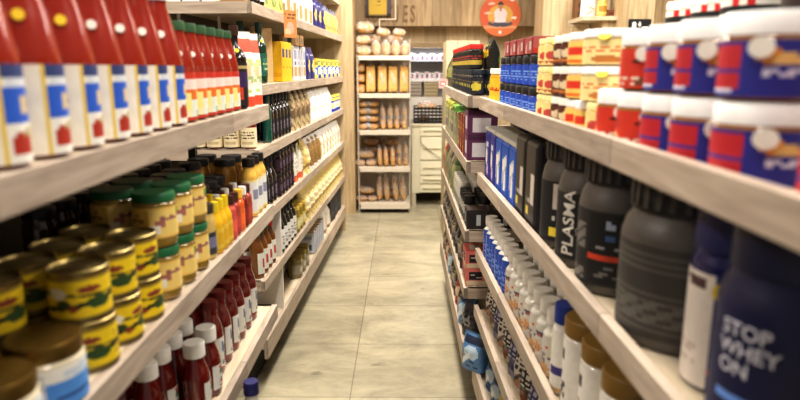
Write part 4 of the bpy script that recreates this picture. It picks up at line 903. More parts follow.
z = ZR[2]
row('gold_tub', 'R', z, .057, span(1.112, .116, 2), 'white tub with gold lid', 'tub', 'right third shelf', 'gold lid tubs on the right third shelf')
row('gold_tub', 'R', z, .057, [.995], 'white tub with gold lid closest to the camera', 'tub', 'right third shelf', 'gold lid tubs on the right third shelf', ordn=False)
row('navy_plain', 'R', z, .068, [.78], 'navy supplement jar under the protein jars', 'jar', 'right third shelf', ordn=False, s=.9)
row('yellow_stripe_bottle', 'R', z, .034, [1.326], 'purple label bottle with yellow stripe beside gold lid tub', 'bottle', 'right third shelf', ordn=False)
g = 'white vitamin bottles on the right third shelf'
row(['vitamin_white', 'vitamin_orange'], 'R', z, .036, span(1.405, .07, 8), 'white vitamin bottle with white cap', 'bottle', 'front row, right third shelf', g)
row(['vitamin_orange', 'vitamin_white'], 'R', z, .107, span(1.37, .07, 10), 'white vitamin bottle with white cap', 'bottle', 'second row, right third shelf', g)
row('vitamin_white', 'R', z, .178, span(1.4, .07, 11), 'white vitamin bottle with white cap', 'bottle', 'third row, right third shelf', g)
row('vitamin_blue', 'R', z, .034, span(1.965, .066, 7), 'white capped bottle with blue label', 'bottle', 'right third shelf', 'blue label bottles on the right third shelf')
z = ZR[3]
g = 'snack bags on the right fourth shelf'
row(['snack_navy', 'snack_black', 'snack_white'], 'R', z, .05, span(1.3, .095, 12), ['navy snack bag', 'black and white protein snack bag', 'white protein snack bag'], 'bag', 'right fourth shelf', g, rot=.3, s=.82)
z = ZR[4]
g = 'snack bags on the right bottom shelf'
row(['yellow_sachet', 'blue_sachet', 'blue_sachet', 'blue_sachet'], 'R', z, .05, span(1.5, .122, 7), ['yellow snack bag', 'blue snack bag', 'blue snack bag', 'blue snack bag'], 'bag', 'right bottom shelf', g, rot=.4, s=.84)
put('blue_sachet', fR(2.37) - .01, 2.372, ZR[4] + .0245, rzR + .75, 'blue snack bag leaning out over the end of right bottom shelf', 'bag', tilt=(0, 0))

# ------------------------------------------------------------------ right far unit, goods
U2 = 'of short right unit'
z = ZF[0]; fF, _, rzF = BAYS['F']
g = 'coffee jars on the short right unit'
for k in range(2):
    row(['coffee_dark', 'coffee_red'][k], 'F', z + .1005 * k, .04, span([2.52, 2.588][k], .068, [14, 13][k]), ['lower coffee jar with dark lid', 'upper coffee jar with red lid'][k], 'jar', 'top shelf ' + U2, g)
row('coffee_dark', 'F', z, .105, span(2.515, .068, 3), 'coffee jar with dark lid', 'jar', 'second row, top shelf ' + U2, g)
row('black_yellow_bag', 'F', z + .1005, .105, span(2.55, .09, 2), 'black coffee bag with yellow spot', 'bag', 'standing on coffee jars', 'black coffee bags on the short right unit', s=.84)
row('black_yellow_bag', 'F', z, .22, span(2.6, .15, 2), 'black coffee bag with yellow spot', 'bag', 'behind the coffee jars', 'black coffee bags on the short right unit', s=1.4)
row('green_black_bag', 'F', z, .05, span(3.54, .112, 5), 'dark green coffee bag', 'bag', 'top shelf ' + U2, 'green coffee bags on the short right unit', s=1.2)
z = ZF[1]
for k in range(2):
    put('purple_bar_box', fF(2) + .066, 2.57, z + .1005 * k, rzF, '%s purple and white bar box at near end of short right unit' % ['lower', 'upper'][k], 'box')
row('orange_bar_box', 'F', z, .055, span(2.69, .105, 3), 'orange and purple bar box', 'box', 'second shelf ' + U2, 'bar boxes on the short right unit')
row('pale_bar_box', 'F', z, .055, span(3.01, .1, 9), 'pale green tea box', 'box', 'second shelf ' + U2, 'tea boxes on the short right unit')
for i, (k, y) in enumerate((('leafy_bag', 2.9), ('leafy_bag', 3.07), ('lime_bag', 3.3), ('lime_bag', 3.5))):
    put(k, fF(2) + .05, y, z + (.171 if y < 2.95 else .161), rzF, '%s lying on top of the boxes, %s' % (['green leafy bag', 'green leafy bag', 'yellow green bag', 'yellow green bag'][i], ['nearest', 'second nearest', 'third nearest', 'farthest'][i]), 'bag')
z = ZF[2]
put('dark_carton', fF(2) + .055, 2.55, z, rzF, 'dark bottle box with white label at near end of short right unit', 'box')
put('dark_carton', fF(2) + .165, 2.55, z, rzF, 'dark bottle box with white label behind the front one', 'box')
for rw_ in range(2):
    row('black_cap_bottle', 'F', z, .034 + .065 * rw_, span(2.64, .06, 4), 'tall black cap bottle', 'bottle', '%s row, third shelf %s' % (['front', 'second'][rw_], U2), 'black cap bottles on the short right unit')
    row('tube_bottle', 'F', z, .034 + .065 * rw_, span(2.88, .058, 6), 'slim white bottle', 'bottle', '%s row, third shelf %s' % (['front', 'second'][rw_], U2), 'slim white bottles on the short right unit')
row(['green_tall_bag', 'tan_tall_bag', 'teal_tall_bag', 'tan_tall_bag', 'teal_tall_bag', 'red_top_bag'], 'F', z, .045, span(3.3, .13, 6), ['green tall snack bag', 'tan tall snack bag', 'teal tall snack bag', 'tan tall snack bag', 'teal tall snack bag', 'red topped tall snack bag'], 'bag', 'third shelf ' + U2, 'tall snack bags on the short right unit')
z = ZF[3]
for k in range(2):
    put('pink_box', fF(2) + .055, 2.57, z + .0755 * k, rzF, '%s pink snack box at near end of short right unit' % ['lower', 'upper'][k], 'box')
row(['dark_sachet', 'brown_sachet', 'dark_sachet'], 'F', z, .05, span(2.74, .12, 11), ['dark snack bag', 'brown snack bag', 'dark snack bag'], 'bag', 'fourth shelf ' + U2, 'snack bags on the short right unit', rot=.4)
z = ZF[4]
row(['dark_sachet', 'blue_sachet', 'brown_sachet', 'red_sachet', 'dark_sachet', 'brown_sachet'], 'F', z, .05, span(2.56, .12, 12), ['dark snack bag', 'blue snack bag', 'brown snack bag', 'red snack bag', 'dark snack bag', 'brown snack bag'], 'bag', 'bottom shelf ' + U2, 'snack bags on the bottom right shelf', rot=.4)
P = at(443, 87, 3.98)
pc = MB().grid((-.04, 0, -.03), (.08, 0, 0), (0, 0, .06), [L(226, 190, 186), ('e', .5, .5, .34, .3, L(206, 120, 110)), ('e', .5, .5, .2, .14, L(236, 226, 220))], 10, 8)
o = obj('price_card', pc.mesh('price_card', 'paper', False)); o.location = (fF(2) - .003, 3.98, ZF[0] + .01); o.rotation_euler = (0, 0, rzF + .75)
tag(o, 'pink price card standing out from the far end of the short right unit', 'price card')

# ------------------------------------------------------------------ bread rack
RY, RD = 6.17, .42
rx0, rx1 = at(357.5, 130, RY)[0], at(410.5, 130, RY)[0]
RZ = [at(384, p, RY)[2] for p in (55.5, 93.5, 130.5, 167.5, 203.5)]
rk = empty('bread_rack', ((rx0 + rx1) / 2, RY, 0)); hw = (rx1 - rx0) / 2
tag(rk, 'tall white metal bread rack full of bagged loaves beside the wooden pillar', 'rack')
WH = L(216, 206, 190)
for i, z in enumerate(RZ):
    s = plain('shelf', 'plastic', [(-hw + .012, .004, z - .015, hw - .012, RD, z, WH)], rk)
    plain('fascia', 'plastic', [(-hw + .022, -.012, z - (.055 if i == 4 else .043), hw - .004, .003, z, L(222, 212, 196))], s)
for x in (-hw, hw - .012):
    for y in (.02, RD - .03):
        plain('post', 'plastic', [(x, y, .0, x + .012, y + .02, 1.74 if y > .1 else RZ[0], L(190, 182, 168))], rk)
plain('back_panel', 'plastic', [(-hw, RD, .05, hw, RD + .01, RZ[0], L(206, 196, 186))], rk)
plain('base', 'matte', [(-hw + .02, .05, 0, hw - .02, RD - .02, RZ[4] - .06, L(70, 58, 46))], rk)
ho = at(379.5, 28, RY + .4); o3 = rk.location
q = [at(379.5, 50, RY + .425), at(379.5, 19.3, RY + .425), at(395.5, 19.3, RY + .425), at(395.5, -14, RY + .425)]
obj('sign_holder', MB().tube([tuple(Vector(p) - o3) for p in q], .005, L(226, 216, 200)).mesh('sign_holder', 'plastic'), rk)

def crust(c_top, c_side):
    def fn(x, y, z):
        t = max(0, min(1, (z + .35) * .9)); k = .93 + .14 * random.random()
        return tuple((c_side[i] * (1 - t) + c_top[i] * t) * k for i in range(3))
    return fn
GOLD = (L(160, 104, 50), L(206, 162, 98)); PALE = (L(178, 124, 64), L(212, 168, 106)); BROWN = (L(140, 88, 44), L(190, 140, 84))
def bagfilm(rad, c, tail=True, sd=0):
    m = MB().blob(c, rad, (1, 1, 1), p=2.3, nu=18, nv=12, wob=.16, seed=sd, freq=40)
    if tail:
        m.lathe([(rad[0] * .35, c[2] + rad[2] * .85, W), (rad[0] * .18, c[2] + rad[2] * 1.05, W), (rad[0] * .5, c[2] + rad[2] * 1.14, W), (rad[0] * .42, c[2] + rad[2] * 1.17, W)], 9, at=(c[0], c[1], 0), sy=.6)
    return m.mesh('clear_bag', 'film')
def breads(key, thing, items, bag=None):
    pr = []
    for i, (c, rad, cols, p) in enumerate(items):
        nm = 'loaf' if len(items) == 1 else 'roll'
        pr.append((nm, MB().blob(c, rad, None, p=p, wob=.13, seed=i + len(key), fn=crust(*cols), freq=18).mesh(nm, 'crust'), None))
    if bag: pr.append(('clear_bag', bagfilm(*bag), None))
    define(key, thing, pr)
# standing square loaf, and others lying; all made with the local front at -y
breads('square_loaf', 'sliced_loaf', [((0, 0, .135), (.047, .11, .135), (L(186, 140, 74), L(214, 176, 106)), 6)], ((.051, .114, .142), (0, 0, .143), True, 2))
breads('end_loaf', 'tin_loaf', [((0, 0, .05), (.056, .13, .05), GOLD, 4)], ((.06, .135, .054), (0, 0, .054), False, 4))
breads('oval_loaf', 'oval_loaf', [((0, 0, .055), (.095, .07, .055), PALE, 2.3)], ((.1, .075, .06), (0, 0, .06), False, 5))
breads('upright_loaf', 'oval_loaf', [((0, 0, .085), (.055, .06, .085), PALE, 2.3)], ((.062, .065, .095), (0, 0, .095), True, 6))
breads('twin_rolls', 'bag_of_rolls', [((0, 0, .062), (.047, .05, .062), PALE, 2.4), ((.004, .01, .185), (.045, .05, .06), PALE, 2.4)], ((.054, .06, .13), (0, 0, .132), True, 7))
breads('flat_rolls', 'bag_of_rolls', [((-.057, 0, .033), (.056, .08, .033), PALE, 2.6), ((.057, 0, .033), (.054, .08, .032), GOLD, 2.6)], ((.118, .085, .037), (0, 0, .037), False, 8))
breads('tall_slices', 'sliced_loaf', [((0, 0, .085), (.04, .09, .085), PALE, 4), ], ((.044, .094, .095), (0, 0, .096), True, 9))
breads('long_loaf', 'long_loaf', [((0, 0, .045), (.125, .055, .045), GOLD, 2.5)], ((.13, .06, .05), (0, 0, .05), False, 10))
breads('dark_loaf', 'dark_loaf', [((0, 0, .05), (.11, .07, .05), BROWN, 2.6)], ((.116, .076, .055), (0, 0, .055), False, 11))
breads('tall_dark_loaf', 'baguette', [((0, 0, .11), (.038, .04, .11), GOLD, 2.6)], ((.044, .046, .12), (0, 0, .121), True, 12))
RN = ['left', 'second from left', 'middle', 'fourth from left', 'right']
def bread(key, px, row_, dz, dy, label, cat='bread', tilt=(0, 0), rz=0.0, s=1.0, grp=None, s3=None):
    hw_ = {'upright_loaf': .055, 'twin_rolls': .05, 'tall_slices': .042, 'tall_dark_loaf': .04, 'oval_loaf': .04, 'long_loaf': .06}.get(key, .0)
    dz += abs(tilt[1]) * hw_
    z = RZ[row_]; x = at(px, 130, RY + dy)[0]
    return put(key, x, RY + dy, z + dz + .001, rz, label, cat, grp, tilt=tilt, s=s, s3=s3)
S = ['top', 'second', 'third', 'fourth', 'bottom']
# second shelf: three loaf ends stacked, four standing loaves
for k in range(3):
    bread('end_loaf', 361.5, 1, .11 * k * .88 + .003 * k, .17, '%s of three stacked tin loaves at left of second rack shelf' % ['lowest', 'middle', 'topmost'][k], s=.88)
for k, px in enumerate((371.8, 382.4, 393, 403.7)):
    bread('square_loaf', px, 1, 0, .15, 'upright square loaf, %s of four on second rack shelf' % ['first from left', 'second from left', 'third from left', 'last'][k], grp='upright loaves on the bread rack', rz=random.uniform(-.05, .05))
for k, px in enumerate((372, 383, 394, 403)):
    bread('square_loaf', px, 1, 0, .33, 'upright loaf behind the front row, %s, on second rack shelf' % ['first from left', 'second from left', 'third from left', 'last'][k], grp='upright loaves on the bread rack', s=.9) if False else None
# top shelf heap
for key, px, dz, dy, lab, t, rz, s in (
        ('oval_loaf', 364.5, .0, .13, 'pale oval loaf lying at left of top rack shelf', (0, 0), .05, .8), ('oval_loaf', 364.8, .1, .14, 'pale oval loaf lying on another at left of rack top', (0, -.12), .1, .8),
        ('upright_loaf', 377.3, 0, .13, 'plump bagged loaf leaning left on top rack shelf', (0, -.05), .1, .76), ('upright_loaf', 386.8, 0, .13, 'plump bagged loaf at middle of top rack shelf', (0, -.03), 0, .77),
        ('upright_loaf', 396, 0, .13, 'plump bagged loaf right of middle on top rack shelf', (0, .02), 0, .77), ('upright_loaf', 405, 0, .13, 'plump bagged loaf at right of top rack shelf', (0, .02), 0, .72),
        ('oval_loaf', 366, .212, .15, 'bagged oval loaf topmost at left of the heap on the rack', (0, .06), .15, .95), ('oval_loaf', 383.5, .178, .14, 'bagged round loaf on top of the rack heap, near middle', (0, .1), .3, .72),
        ('oval_loaf', 399, .178, .14, 'bagged loaf lying on top, right of middle on rack heap', (0, .08), .2, .68),
        ('dark_loaf', 372, 0, .32, 'brown loaf at the back of the rack heap, left', (0, 0), 0, .85), ('dark_loaf', 395, 0, .32, 'brown loaf at the back of the rack heap, right', (0, 0), 0, .85),
        ('oval_loaf', 373, .1, .32, 'pale loaf on the brown loaf at the back of the rack heap, left', (0, 0), -.1, .95), ('oval_loaf', 395, .1, .32, 'pale loaf on the brown loaf at the back of the rack heap, right', (0, 0), .1, .95)):
    bread(key, px, 0, dz, dy, lab, tilt=t, rz=rz, s=s)
# third shelf
for k in range(4):
    bread('flat_rolls', 368.5, 2, .0745 * k, .12, 'flat bag of two rolls, %s in the stack on third rack shelf' % ['lowest', 'second', 'third', 'topmost'][k], grp='stacked rolls on the third rack shelf', rz=random.uniform(-.06, .06), s=.92)
for k, px in enumerate((383.3, 390.2, 397.1, 404.4)):
    bread('twin_rolls', px, 2, 0, .12, 'upright bag of two rolls, %s on third rack shelf' % ['leftmost', 'second', 'third', 'rightmost'][k], grp='upright roll bags on the third rack shelf', tilt=(0, [-.03, 0, -.02, .0][k]), s3=(.63, .85, .93))
for k, px in enumerate((374, 396)):
    bread('dark_loaf', px, 2, 0, .3, 'brown loaf at the back of third rack shelf, %s' % ['left', 'right'][k], s=.85)
# fourth shelf
bread('oval_loaf', 360, 3, 0, .12, 'round loaf end lowest at left of fourth rack shelf', s=.55, grp=None)
bread('oval_loaf', 371, 3, 0, .12, 'pale oval loaf beside the round one on fourth rack shelf', s=.58)
bread('long_loaf', 365, 3, .08, .12, 'long loaf lying over two others on fourth rack shelf', tilt=(0, .06), s=.72)
for k, px in enumerate((380.2, 386.2, 393)):
    bread('tall_slices', px, 3, 0, .12, 'upright bag of pale sliced bread, %s on fourth rack shelf' % ['leftmost', 'second', 'third'][k], tilt=(0, [-.05, -.05, -.04][k]), s3=(.64, .95, 1.04), grp='upright sliced bread on the fourth rack shelf')
for k, px in enumerate((399.6, 406)):
    bread('twin_rolls', px, 3, 0, .13, 'upright bag of rolls, %s at right of fourth rack shelf' % ['first', 'last'][k], tilt=(0, -.02), s3=(.55, .85, .86))
for k, (px, dz) in enumerate(((371, .0), (391, .0), (371, .092), (391, .092), (371, .184), (391, .184))):
    bread('dark_loaf', px, 3, dz, .32, 'brown loaf in the rear stack of fourth rack shelf, %s %s' % (['lower', 'middle', 'upper'][k // 2], ['left', 'right'][k % 2]), s=.8, grp='brown loaves at the back of the fourth rack shelf')
# bottom shelf
bread('dark_loaf', 361, 4, 0, .12, 'brown loaf lying at left of bottom rack shelf', s=.58)
bread('oval_loaf', 371.8, 4, 0, .12, 'pale loaf lying next to the brown one on bottom rack shelf', s=.52)
bread('long_loaf', 365, 4, .078, .13, 'long loaf lying on top of two others on bottom rack shelf', tilt=(0, .06), s=.7)
for k, px in enumerate((379.5, 387, 396.5, 404.3)):
    bread('tall_dark_loaf', px, 4, 0, .13, 'upright golden baguette bag, %s on bottom rack shelf' % ['leftmost', 'second', 'third', 'rightmost'][k], tilt=(0, [-.03, -.06, -.1, -.13][k]), s3=(.8, 1.0, 1.1), grp='upright baguettes on the bottom rack shelf')
for k, px in enumerate((366, 390)):
    bread('dark_loaf', px, 4, .0, .31, 'brown loaf behind the others on bottom rack shelf, %s' % ['left', 'right'][k], s=.9)

# ------------------------------------------------------------------ counter with drawers
CX0, CY = at(411.8, 160, 6.5)[0], 6.5
ctz = at(420, 124, CY)[2]; cbz = at(420, 193, CY)[2]
cx1 = at(447, 160, CY)[0]
ct = empty('drawer_cabinet', (CX0, CY, 0)); tag(ct, 'cream drawer cabinet standing right of the bread rack', 'cabinet')
cw = cx1 - CX0; CRE = L(220, 214, 190)
plain('cabinet_body', 'plastic', [(0, .02, cbz, cw, .55, ctz - .02, CRE)], ct)
plain('countertop', 'plastic', [(-.004, -.01, ctz - .02, cw + .004, .56, ctz, L(214, 206, 182))], ct)
plain('side_stile', 'plastic', [(0, .002, cbz, .085, .02, ctz - .022, L(216, 210, 186))], ct)
ed = [124.5, 136, 160, 175, 183.5, 192.5]
for a, b in zip(ed[:-1], ed[1:]):
    z1, z0 = at(420, a, CY)[2] - .012, at(420, b, CY)[2] + .004
    d = plain('drawer', 'plastic', [(.09, .0, z0, cw, .02, min(z1, ctz - .024), L(224, 218, 194))], ct)
    plain('handle', 'plastic', [(.12, -.012, (z0 + z1) / 2 - .004, cw - .03, 0, (z0 + z1) / 2 + .004, L(186, 178, 150))], d)
for x in (.0, cw - .05):
    plain('leg', 'plastic', [(x, .01, 0, x + .045, .06, cbz, L(196, 186, 162))], ct)
plain('gap_board', 'matte', [(.02, .3, 0, cw - .02, .32, cbz, L(60, 56, 44))], ct)  # dark board set back to fill the dark gap between the legs
cb_ = [at(421, 137, CY - .015), at(421, 143, CY - .015), at(427, 148, CY - .015), at(436, 155, CY - .015), at(441, 158, CY - .015)]
o = obj('power_cable', MB().tube(cb_, .004, L(170, 162, 140)).mesh('power_cable', 'plastic')); tag(o, 'thin cable hanging across the front of the cream drawer cabinet', 'cable')
# wire basket of bread on the counter
bs = empty('wire_basket', (CX0 + .02, CY + .06, ctz)); tag(bs, 'dark basket of packed bread on the cream drawer cabinet', 'basket')
bw = cw - .05; m = MB()
for k in range(5): m.box(0, 0, .012 + .035 * k, bw, .008, .026 + .035 * k, L(36, 32, 30)).box(0, .4, .012 + .035 * k, bw, .408, .026 + .035 * k, L(36, 32, 30)).box(0, 0, .012 + .035 * k, .008, .4, .026 + .035 * k, L(36, 32, 30)).box(bw - .008, 0, .012 + .035 * k, bw, .4, .026 + .035 * k, L(36, 32, 30))
obj('basket_sides', m.mesh('basket_sides', 'plastic', False), bs)
m = MB().box(0, 0, 0, bw, .408, .012, L(40, 36, 34))
for k in range(9): m.box(bw * k / 8.4, -.002, .0, bw * k / 8.4 + .01, .004, .175, L(30, 27, 26))
obj('basket_frame', m.mesh('basket_frame', 'plastic', False), bs)
for k in range(3):
    put('dark_loaf', CX0 + .12 + .005 * k, CY + .16 + .11 * k * .9, ctz + .02, .1, 'brown loaf in the dark basket on the cabinet, %s' % ['front', 'middle', 'rear'][k], 'bread', s=.56)
    put('long_loaf', CX0 + .16, CY + .13 + .115 * k, ctz + .14, .05 * k, 'golden loaf lying across the dark basket, %s' % ['front', 'middle', 'rear'][k], 'bread', s=.8)

# ------------------------------------------------------------------ lit chiller seen through the doorway
DY = 7.65
dx0, dx1 = at(404, 70, DY)[0], at(450, 70, DY)[0]
zs = [at(420, p, DY)[2] for p in (97, 80, 61.5, 47.5)]
dc = empty('chiller_cabinet', (dx0, DY, 0)); tag(dc, 'white lit chiller cabinet seen through the doorway behind the bread', 'chiller'); dw = dx1 - dx0
plain('cabinet_body', 'plastic', [(0, .0, .0, dw, .6, zs[0], L(232, 230, 228)), (0, .42, zs[0], dw, .6, zs[3] + .06, L(240, 240, 246))], dc)
plain('canopy', 'plastic', [(0, -.04, zs[3] + .0, dw, .45, zs[3] + .06, L(226, 214, 194))], dc)
plain('shelf', 'plastic', [(0, .08, zs[1] - .02, dw, .42, zs[1], L(236, 234, 236))], dc)
plain('shelf', 'plastic', [(0, .08, zs[2] - .016, dw, .42, zs[2], L(60, 66, 74))], dc)
plain('side_panel', 'plastic', [(-.02, -.04, 0, -.001, .6, zs[3] + .06, L(226, 222, 214)), (dw + .001, -.04, 0, dw + .02, .6, zs[3] + .06, L(226, 222, 214))], dc)
carton('chill_pack', 'chilled_pack', .055, .06, .09, W, [L(236, 232, 240), (.2, .3, .8, .7, L(120, 96, 130)), ('t', .1, .1, .9, .25, L(150, 130, 160), 2), (.3, .78, .7, .9, L(176, 80, 100))])
carton('chill_tub', 'chilled_pack', .055, .06, .075, W, [L(240, 238, 244), (.15, .2, .85, .5, L(186, 120, 150)), ('e', .5, .7, .3, .14, L(96, 90, 130))])
n = 9
for r_i, zz in enumerate((zs[1], zs[2])):
    for k in range(n):
        x = dx0 + dw * (.08 + .86 * k / (n - 1))
        put(['chill_pack', 'chill_tub'][(k + r_i) % 2], x, DY + .13, zz + .001, random.uniform(-.1, .1), 'white chilled pack, %s on the %s chiller shelf' % (['leftmost', 'second from left', 'third from left', 'fourth from left', 'fifth from left', 'sixth from left', 'seventh from left', 'eighth from left', 'rightmost'][k], ['lower', 'upper'][r_i]), 'pack', 'packs on the chiller shelves', s=1.05)
carton('grey_pack', 'flat_food_pack', .16, .14, .042, L(170, 158, 144), [L(176, 164, 150), (0, .3, 1, .6, L(120, 112, 112)), (0, .86, 1, 1, L(206, 196, 180))], None, None)
carton('tan_pack', 'flat_food_pack', .17, .14, .042, L(176, 160, 128), [L(186, 170, 136), (0, .2, 1, .5, L(140, 128, 104)), (0, .86, 1, 1, L(206, 192, 160))], None, None)
px_, px2_ = at(416.5, 90, DY)[0], at(431, 90, DY)[0]
for k in range(4):
    put('grey_pack', px_ - .02, DY + .08, zs[0] + .001 + .0425 * k, .0, 'grey flat pack, %s of left stack on the chiller' % ['lowest', 'second', 'third', 'topmost'][k], 'pack', 'grey packs stacked on the chiller')
    if k < 4: put('tan_pack', px2_ - .0, DY + .08, zs[0] + .001 + .0425 * k, .02, 'tan flat pack, %s of right stack on the chiller' % ['lowest', 'second', 'third', 'topmost'][k], 'pack', 'tan packs stacked on the chiller')

# ------------------------------------------------------------------ right background
TY = 5.2
tx0, tx1 = at(446.5, 50, TY)[0], at(480, 50, TY)[0]; tz = at(460, 40.5, TY)[2]
tc_ = empty('tall_cupboard', (tx0, TY, 0)); tag(tc_, 'tall pale cupboard with narrow panels behind the coffee jars', 'cupboard'); tw = tx1 - tx0
plain('cupboard_body', 'matte', [(0, .012, 0, tw, .45, tz - .004, L(196, 182, 150))], tc_)
for k in range(3):
    plain('door', 'matte', [(tw * k / 3 + .002, 0, .05, tw * (k + 1) / 3 - .003, .011, tz, L(206, 194, 164))], tc_)
# timber shelf fitting on the right wall area with things on it
SY = 5.6
sx0, sx1 = at(583, 20, SY)[0], at(626, 20, SY)[0]; sz = at(600, 16, SY)[2]
wf = empty('wall_shelf', (sx0, SY, 0)); tag(wf, 'pale timber display shelf between the wooden pillars at upper right', 'shelf')
plain('shelf_top', 'shelf_board', [(0, 0, sz - .035, sx1 - sx0, .5, sz)], wf)
plain('side_support', 'wall_pale', [(.19, .06, 0, sx1 - sx0, .46, sz - .036)], wf)
plain('shelf_back', 'wall_pale', [(.22, .46, sz, sx1 - sx0, .49, sz + .5)], wf)
carton('small_brown', 'small_brown_box', .07, .06, .06, L(110, 60, 36), [L(120, 66, 40), (.2, .3, .8, .6, L(80, 44, 30))])
put('small_brown', at(614.5, 10, SY)[0], SY + .12, sz, 0, 'small brown box on the timber display shelf at upper right', 'box')
vessel('gold_bottle', 'golden_bottle', .04, .2, L(206, 170, 80), L(220, 190, 100), rn=.02, hs=.6, hn=.75, caph=.16, rc=.024, design=[L(226, 196, 110), (.3, .2, .7, .8, L(180, 130, 50))], lz=(.1, .55))
put('gold_bottle', at(605.5, 10, SY)[0], SY + .1, sz, 0, 'golden bottle on the timber display shelf beside the white bag', 'bottle')
pouch('white_carry', 'white_gift_bag', .14, .15, .08, [W, ('s', .2, .2, .8, .3, .6, L(150, 140, 120)), ('s', .2, .55, .8, .65, -.6, L(150, 140, 120)), ('e', .5, .5, .1, .12, L(190, 180, 160))], mat='paper', seed=51, crimp=.03)
put('white_carry', at(593, 10, SY)[0], SY + .16, sz, .2, 'white gift bag on the timber display shelf at upper right', 'bag')
carton('dot_box', 'spotted_box', .1, .1, .3, L(120, 80, 44), [L(124, 84, 46), ('e', .5, .8, .24, .09, L(70, 44, 24)), ('e', .5, .55, .24, .09, L(70, 44, 24)), ('e', .5, .3, .24, .09, L(70, 44, 24))])
ps = empty('display_plinth', (at(580, 20, 6.0)[0], 6.06, 0)); pz = at(580, 24, 6.0)[2]
tag(ps, 'narrow timber plinth under the brown spotted box, right of the pale pillar', 'plinth')
plain('plinth_body', 'wall_pale', [(-.07, -.07, 0, .07, .07, pz - .02)], ps); plain('plinth_top', 'shelf_board', [(-.075, -.075, pz - .02, .075, .075, pz)], ps)
put('dot_box', at(580, 20, 6.0)[0], 6.06, pz, 0, 'brown spotted box on a plinth right of the pale pillar', 'box')
# small black sign on the second pillar
bp = at(639.5, 25, 5.4)
sgm = MB().grid((-.092, -.004, -.045), (.184, 0, 0), (0, 0, .09), [L(28, 28, 28), ('e', .25, .6, .09, .2, W), (.17, .1, .33, .5, W), ('e', .5, .55, .06, .24, W), ('s', .62, .3, .9, .5, -.9, W), (.62, .2, .88, .34, W)], 26, 14)
sb_ = MB().box(-.095, -.0035, -.048, .095, 0, .048, L(24, 24, 24), .002)
s_ = empty('black_sign', (bp[0], 5.399, bp[2])); tag(s_, 'small black sign with white symbols on the wooden pillar at upper right', 'sign')
obj('sign_plate', sb_.mesh('sign_plate', 'plastic', False), s_); obj('printed_face', sgm.mesh('printed_face', 'paper', False), s_)
# orange panel at the far right
op = at(678, 14, 6.4)
om = MB().grid((-.09, -.006, -.16), (.18, 0, 0), (0, 0, .36), [L(206, 112, 56), ('t', .1, .1, .9, .5, L(226, 170, 120), 4), ('e', .5, .75, .3, .14, L(236, 150, 60))], 12, 18)
s_ = empty('orange_poster', (op[0], 6.402, op[2])); tag(s_, 'narrow orange poster on the timber wall above the white canisters', 'poster')
obj('poster_board', MB().box(-.092, -.005, -.162, .092, 0, .202, L(196, 100, 50)).mesh('poster_board', 'paper', False), s_); obj('printed_face', om.mesh('printed_face', 'paper', False), s_)
# yellow framed poster on the bulkhead
f0, f1 = at(366.2, 15.5, 6.9), at(391, -14, 6.9)
fw_, fh_ = f1[0] - f0[0], f1[2] - f0[2]
s_ = empty('framed_poster', (f0[0], 6.935, f0[2])); tag(s_, 'yellow poster in a dark frame hung over the carved word', 'poster')
m = MB(); FR = L(60, 42, 46)
m.box(0, -.03, 0, .028, 0, fh_, FR).box(fw_ - .045, -.03, 0, fw_, 0, fh_, L(72, 46, 60)).box(0, -.03, -.004, fw_, 0, .012, L(120, 96, 40)).box(0, -.03, fh_ - .02, fw_, 0, fh_, FR)
obj('frame', m.mesh('frame', 'plastic', False), s_)
obj('poster_print', MB().grid((.02, -.02, .006), (fw_ - .05, 0, 0), (0, 0, fh_ - .02), [L(206, 172, 56), ('e', .55, .5, .1, .03, L(110, 84, 40)), (.4, .355, .62, .37, L(140, 110, 50)), (.15, .12, .85, .13, L(180, 150, 50))], 24, 40).mesh('poster_print', 'paper', False), s_)
# round orange sign with a seated person
ctr = at(501, 15, 6.9); R_ = (at(521.5, 15, 6.9)[0] - ctr[0])
def signcol(x, y):
    c = L(206, 104, 56)
    if x < -.3 and y < .6: c = L(200, 92, 54)
    if (x / .62) ** 2 + ((y + .02) / .52) ** 2 < 1: c = L(206, 160, 72)
    if y < -.62: c = L(206, 112, 60)
    if -.62 < y < -.5 and abs(x) < .8: c = L(216, 150, 106)
    if ((x + .45) / .16) ** 2 + ((y - .55) / .07) ** 2 < 1 or ((x + .62) / .2) ** 2 + ((y - .1) / .05) ** 2 < 1: c = L(226, 180, 160)
    if ((x - .66) / .14) ** 2 + ((y + .12) / .06) ** 2 < 1 or ((x - .0) / .1) ** 2 + ((y + .82) / .09) ** 2 < 1: c = L(236, 214, 200)
    if .45 < x < .65 and .68 < y < .9: c = L(236, 226, 220)
    if abs(x) < .2 and y > .82: c = L(120, 150, 150)
    if ((x) / .6) ** 2 + ((y + .38) / .17) ** 2 < 1: c = L(74, 72, 86)                      # crossed legs
    if abs(x) < .22 + .1 * max(0, .3 - y) and -.34 < y < .3: c = L(226, 206, 206)            # shirt
    if ((x) / .32) ** 2 + ((y - .05) / .28) ** 2 < 1 and y > -.3: c = L(222, 200, 200)
    if (x / .12) ** 2 + ((y - .45) / .17) ** 2 < 1: c = L(176, 120, 90)                      # head
    if (x / .13) ** 2 + ((y - .54) / .11) ** 2 < 1 and y > .5: c = L(60, 44, 40)             # hair
    if abs(x) < .05 and .2 < y < .3: c = L(176, 120, 90)
    if ((x + .38) / .1) ** 2 + ((y + .3) / .07) ** 2 < 1 or ((x - .38) / .1) ** 2 + ((y + .3) / .07) ** 2 < 1: c = L(190, 136, 104)
    return c
m = MB(); NR, NA = 26, 72
m.v.append((0, -.012, 0))
for j in range(1, NR + 1):
    for k in range(NA):
        a = 2 * PI * k / NA; m.v.append((R_ * j / NR * math.cos(a), -.012, R_ * j / NR * math.sin(a)))
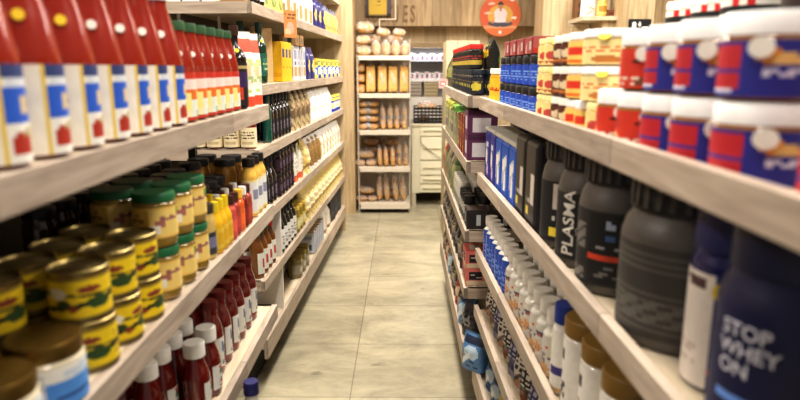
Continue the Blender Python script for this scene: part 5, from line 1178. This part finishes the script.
for j in range(NR):
    for k in range(NA):
        k2 = (k + 1) % NA; rr = (j + .5) / NR; a = 2 * PI * (k + .5) / NA; c = signcol(rr * math.cos(a), rr * math.sin(a))
        if j == 0: m.face([0, 1 + k, 1 + k2], c)
        else: m.face([1 + (j - 1) * NA + k, 1 + j * NA + k, 1 + j * NA + k2, 1 + (j - 1) * NA + k2], c)
s_ = empty('round_sign', (ctr[0], 6.949, ctr[2])); tag(s_, 'round orange sign picturing a person in pale shirt sitting cross legged', 'sign')
rim = MB().lathe([(0, 0, L(196, 100, 50)), (R_ * 1.005, 0, L(196, 100, 50)), (R_ * 1.005, .0115, L(196, 100, 50)), (0, .0115, L(196, 100, 50))], 48)
rm = rim.mesh('sign_board', 'paper')
from mathutils import Matrix
rm.transform(Matrix.Rotation(PI / 2, 4, 'X'))
obj('sign_board', rm, s_); obj('printed_face', m.mesh('printed_face', 'paper', False), s_)

# ------------------------------------------------------------------ light
def area(name, loc, size, energy, col, rot=(0, 0, 0)):
    l = bpy.data.lights.new(name, 'AREA'); l.shape = 'RECTANGLE'; l.size, l.size_y = size; l.energy = energy; l.color = col
    o = bpy.data.objects.new(name, l); COL.objects.link(o); o.location = loc; o.rotation_euler = rot
    return o
WARM = (1.0, .94, .85)
for y, e in ((.6, 40), (2.4, 48), (4.2, 66)):
    area('ceiling_light', (0, y, 3.0), (.35, 1.2), e, WARM)
for x in (-1.9, 1.9):
    for y in (1.0, 3.6): area('ceiling_light', (x, y, 3.0), (.4, 1.6), 52, WARM)
area('ceiling_light', (0, 5.4, 2.9), (1.4, .5), 46, WARM)
area('ceiling_light', (2.2, 5.2, 3.0), (1.6, .4), 40, WARM)
area('ceiling_light', (.4, 9.0, 3.0), (2.5, 1.0), 90, (1, .96, .92))
area('chiller_light', (dx0 + dw / 2, DY + .06, zs[3] - .004), (dw * .9, .05), 2.2, (.96, .95, 1.0))
wd_ = bpy.data.worlds.new('store_ambient'); SC.world = wd_; wd_.use_nodes = True
bg = wd_.node_tree.nodes['Background']; bg.inputs['Color'].default_value = (1.0, .94, .87, 1); bg.inputs['Strength'].default_value = .24
SC.view_settings.view_transform = 'Standard'
SC.view_settings.look = 'None'
SC.view_settings.exposure = 0.16
SC.view_settings.gamma = 0.86
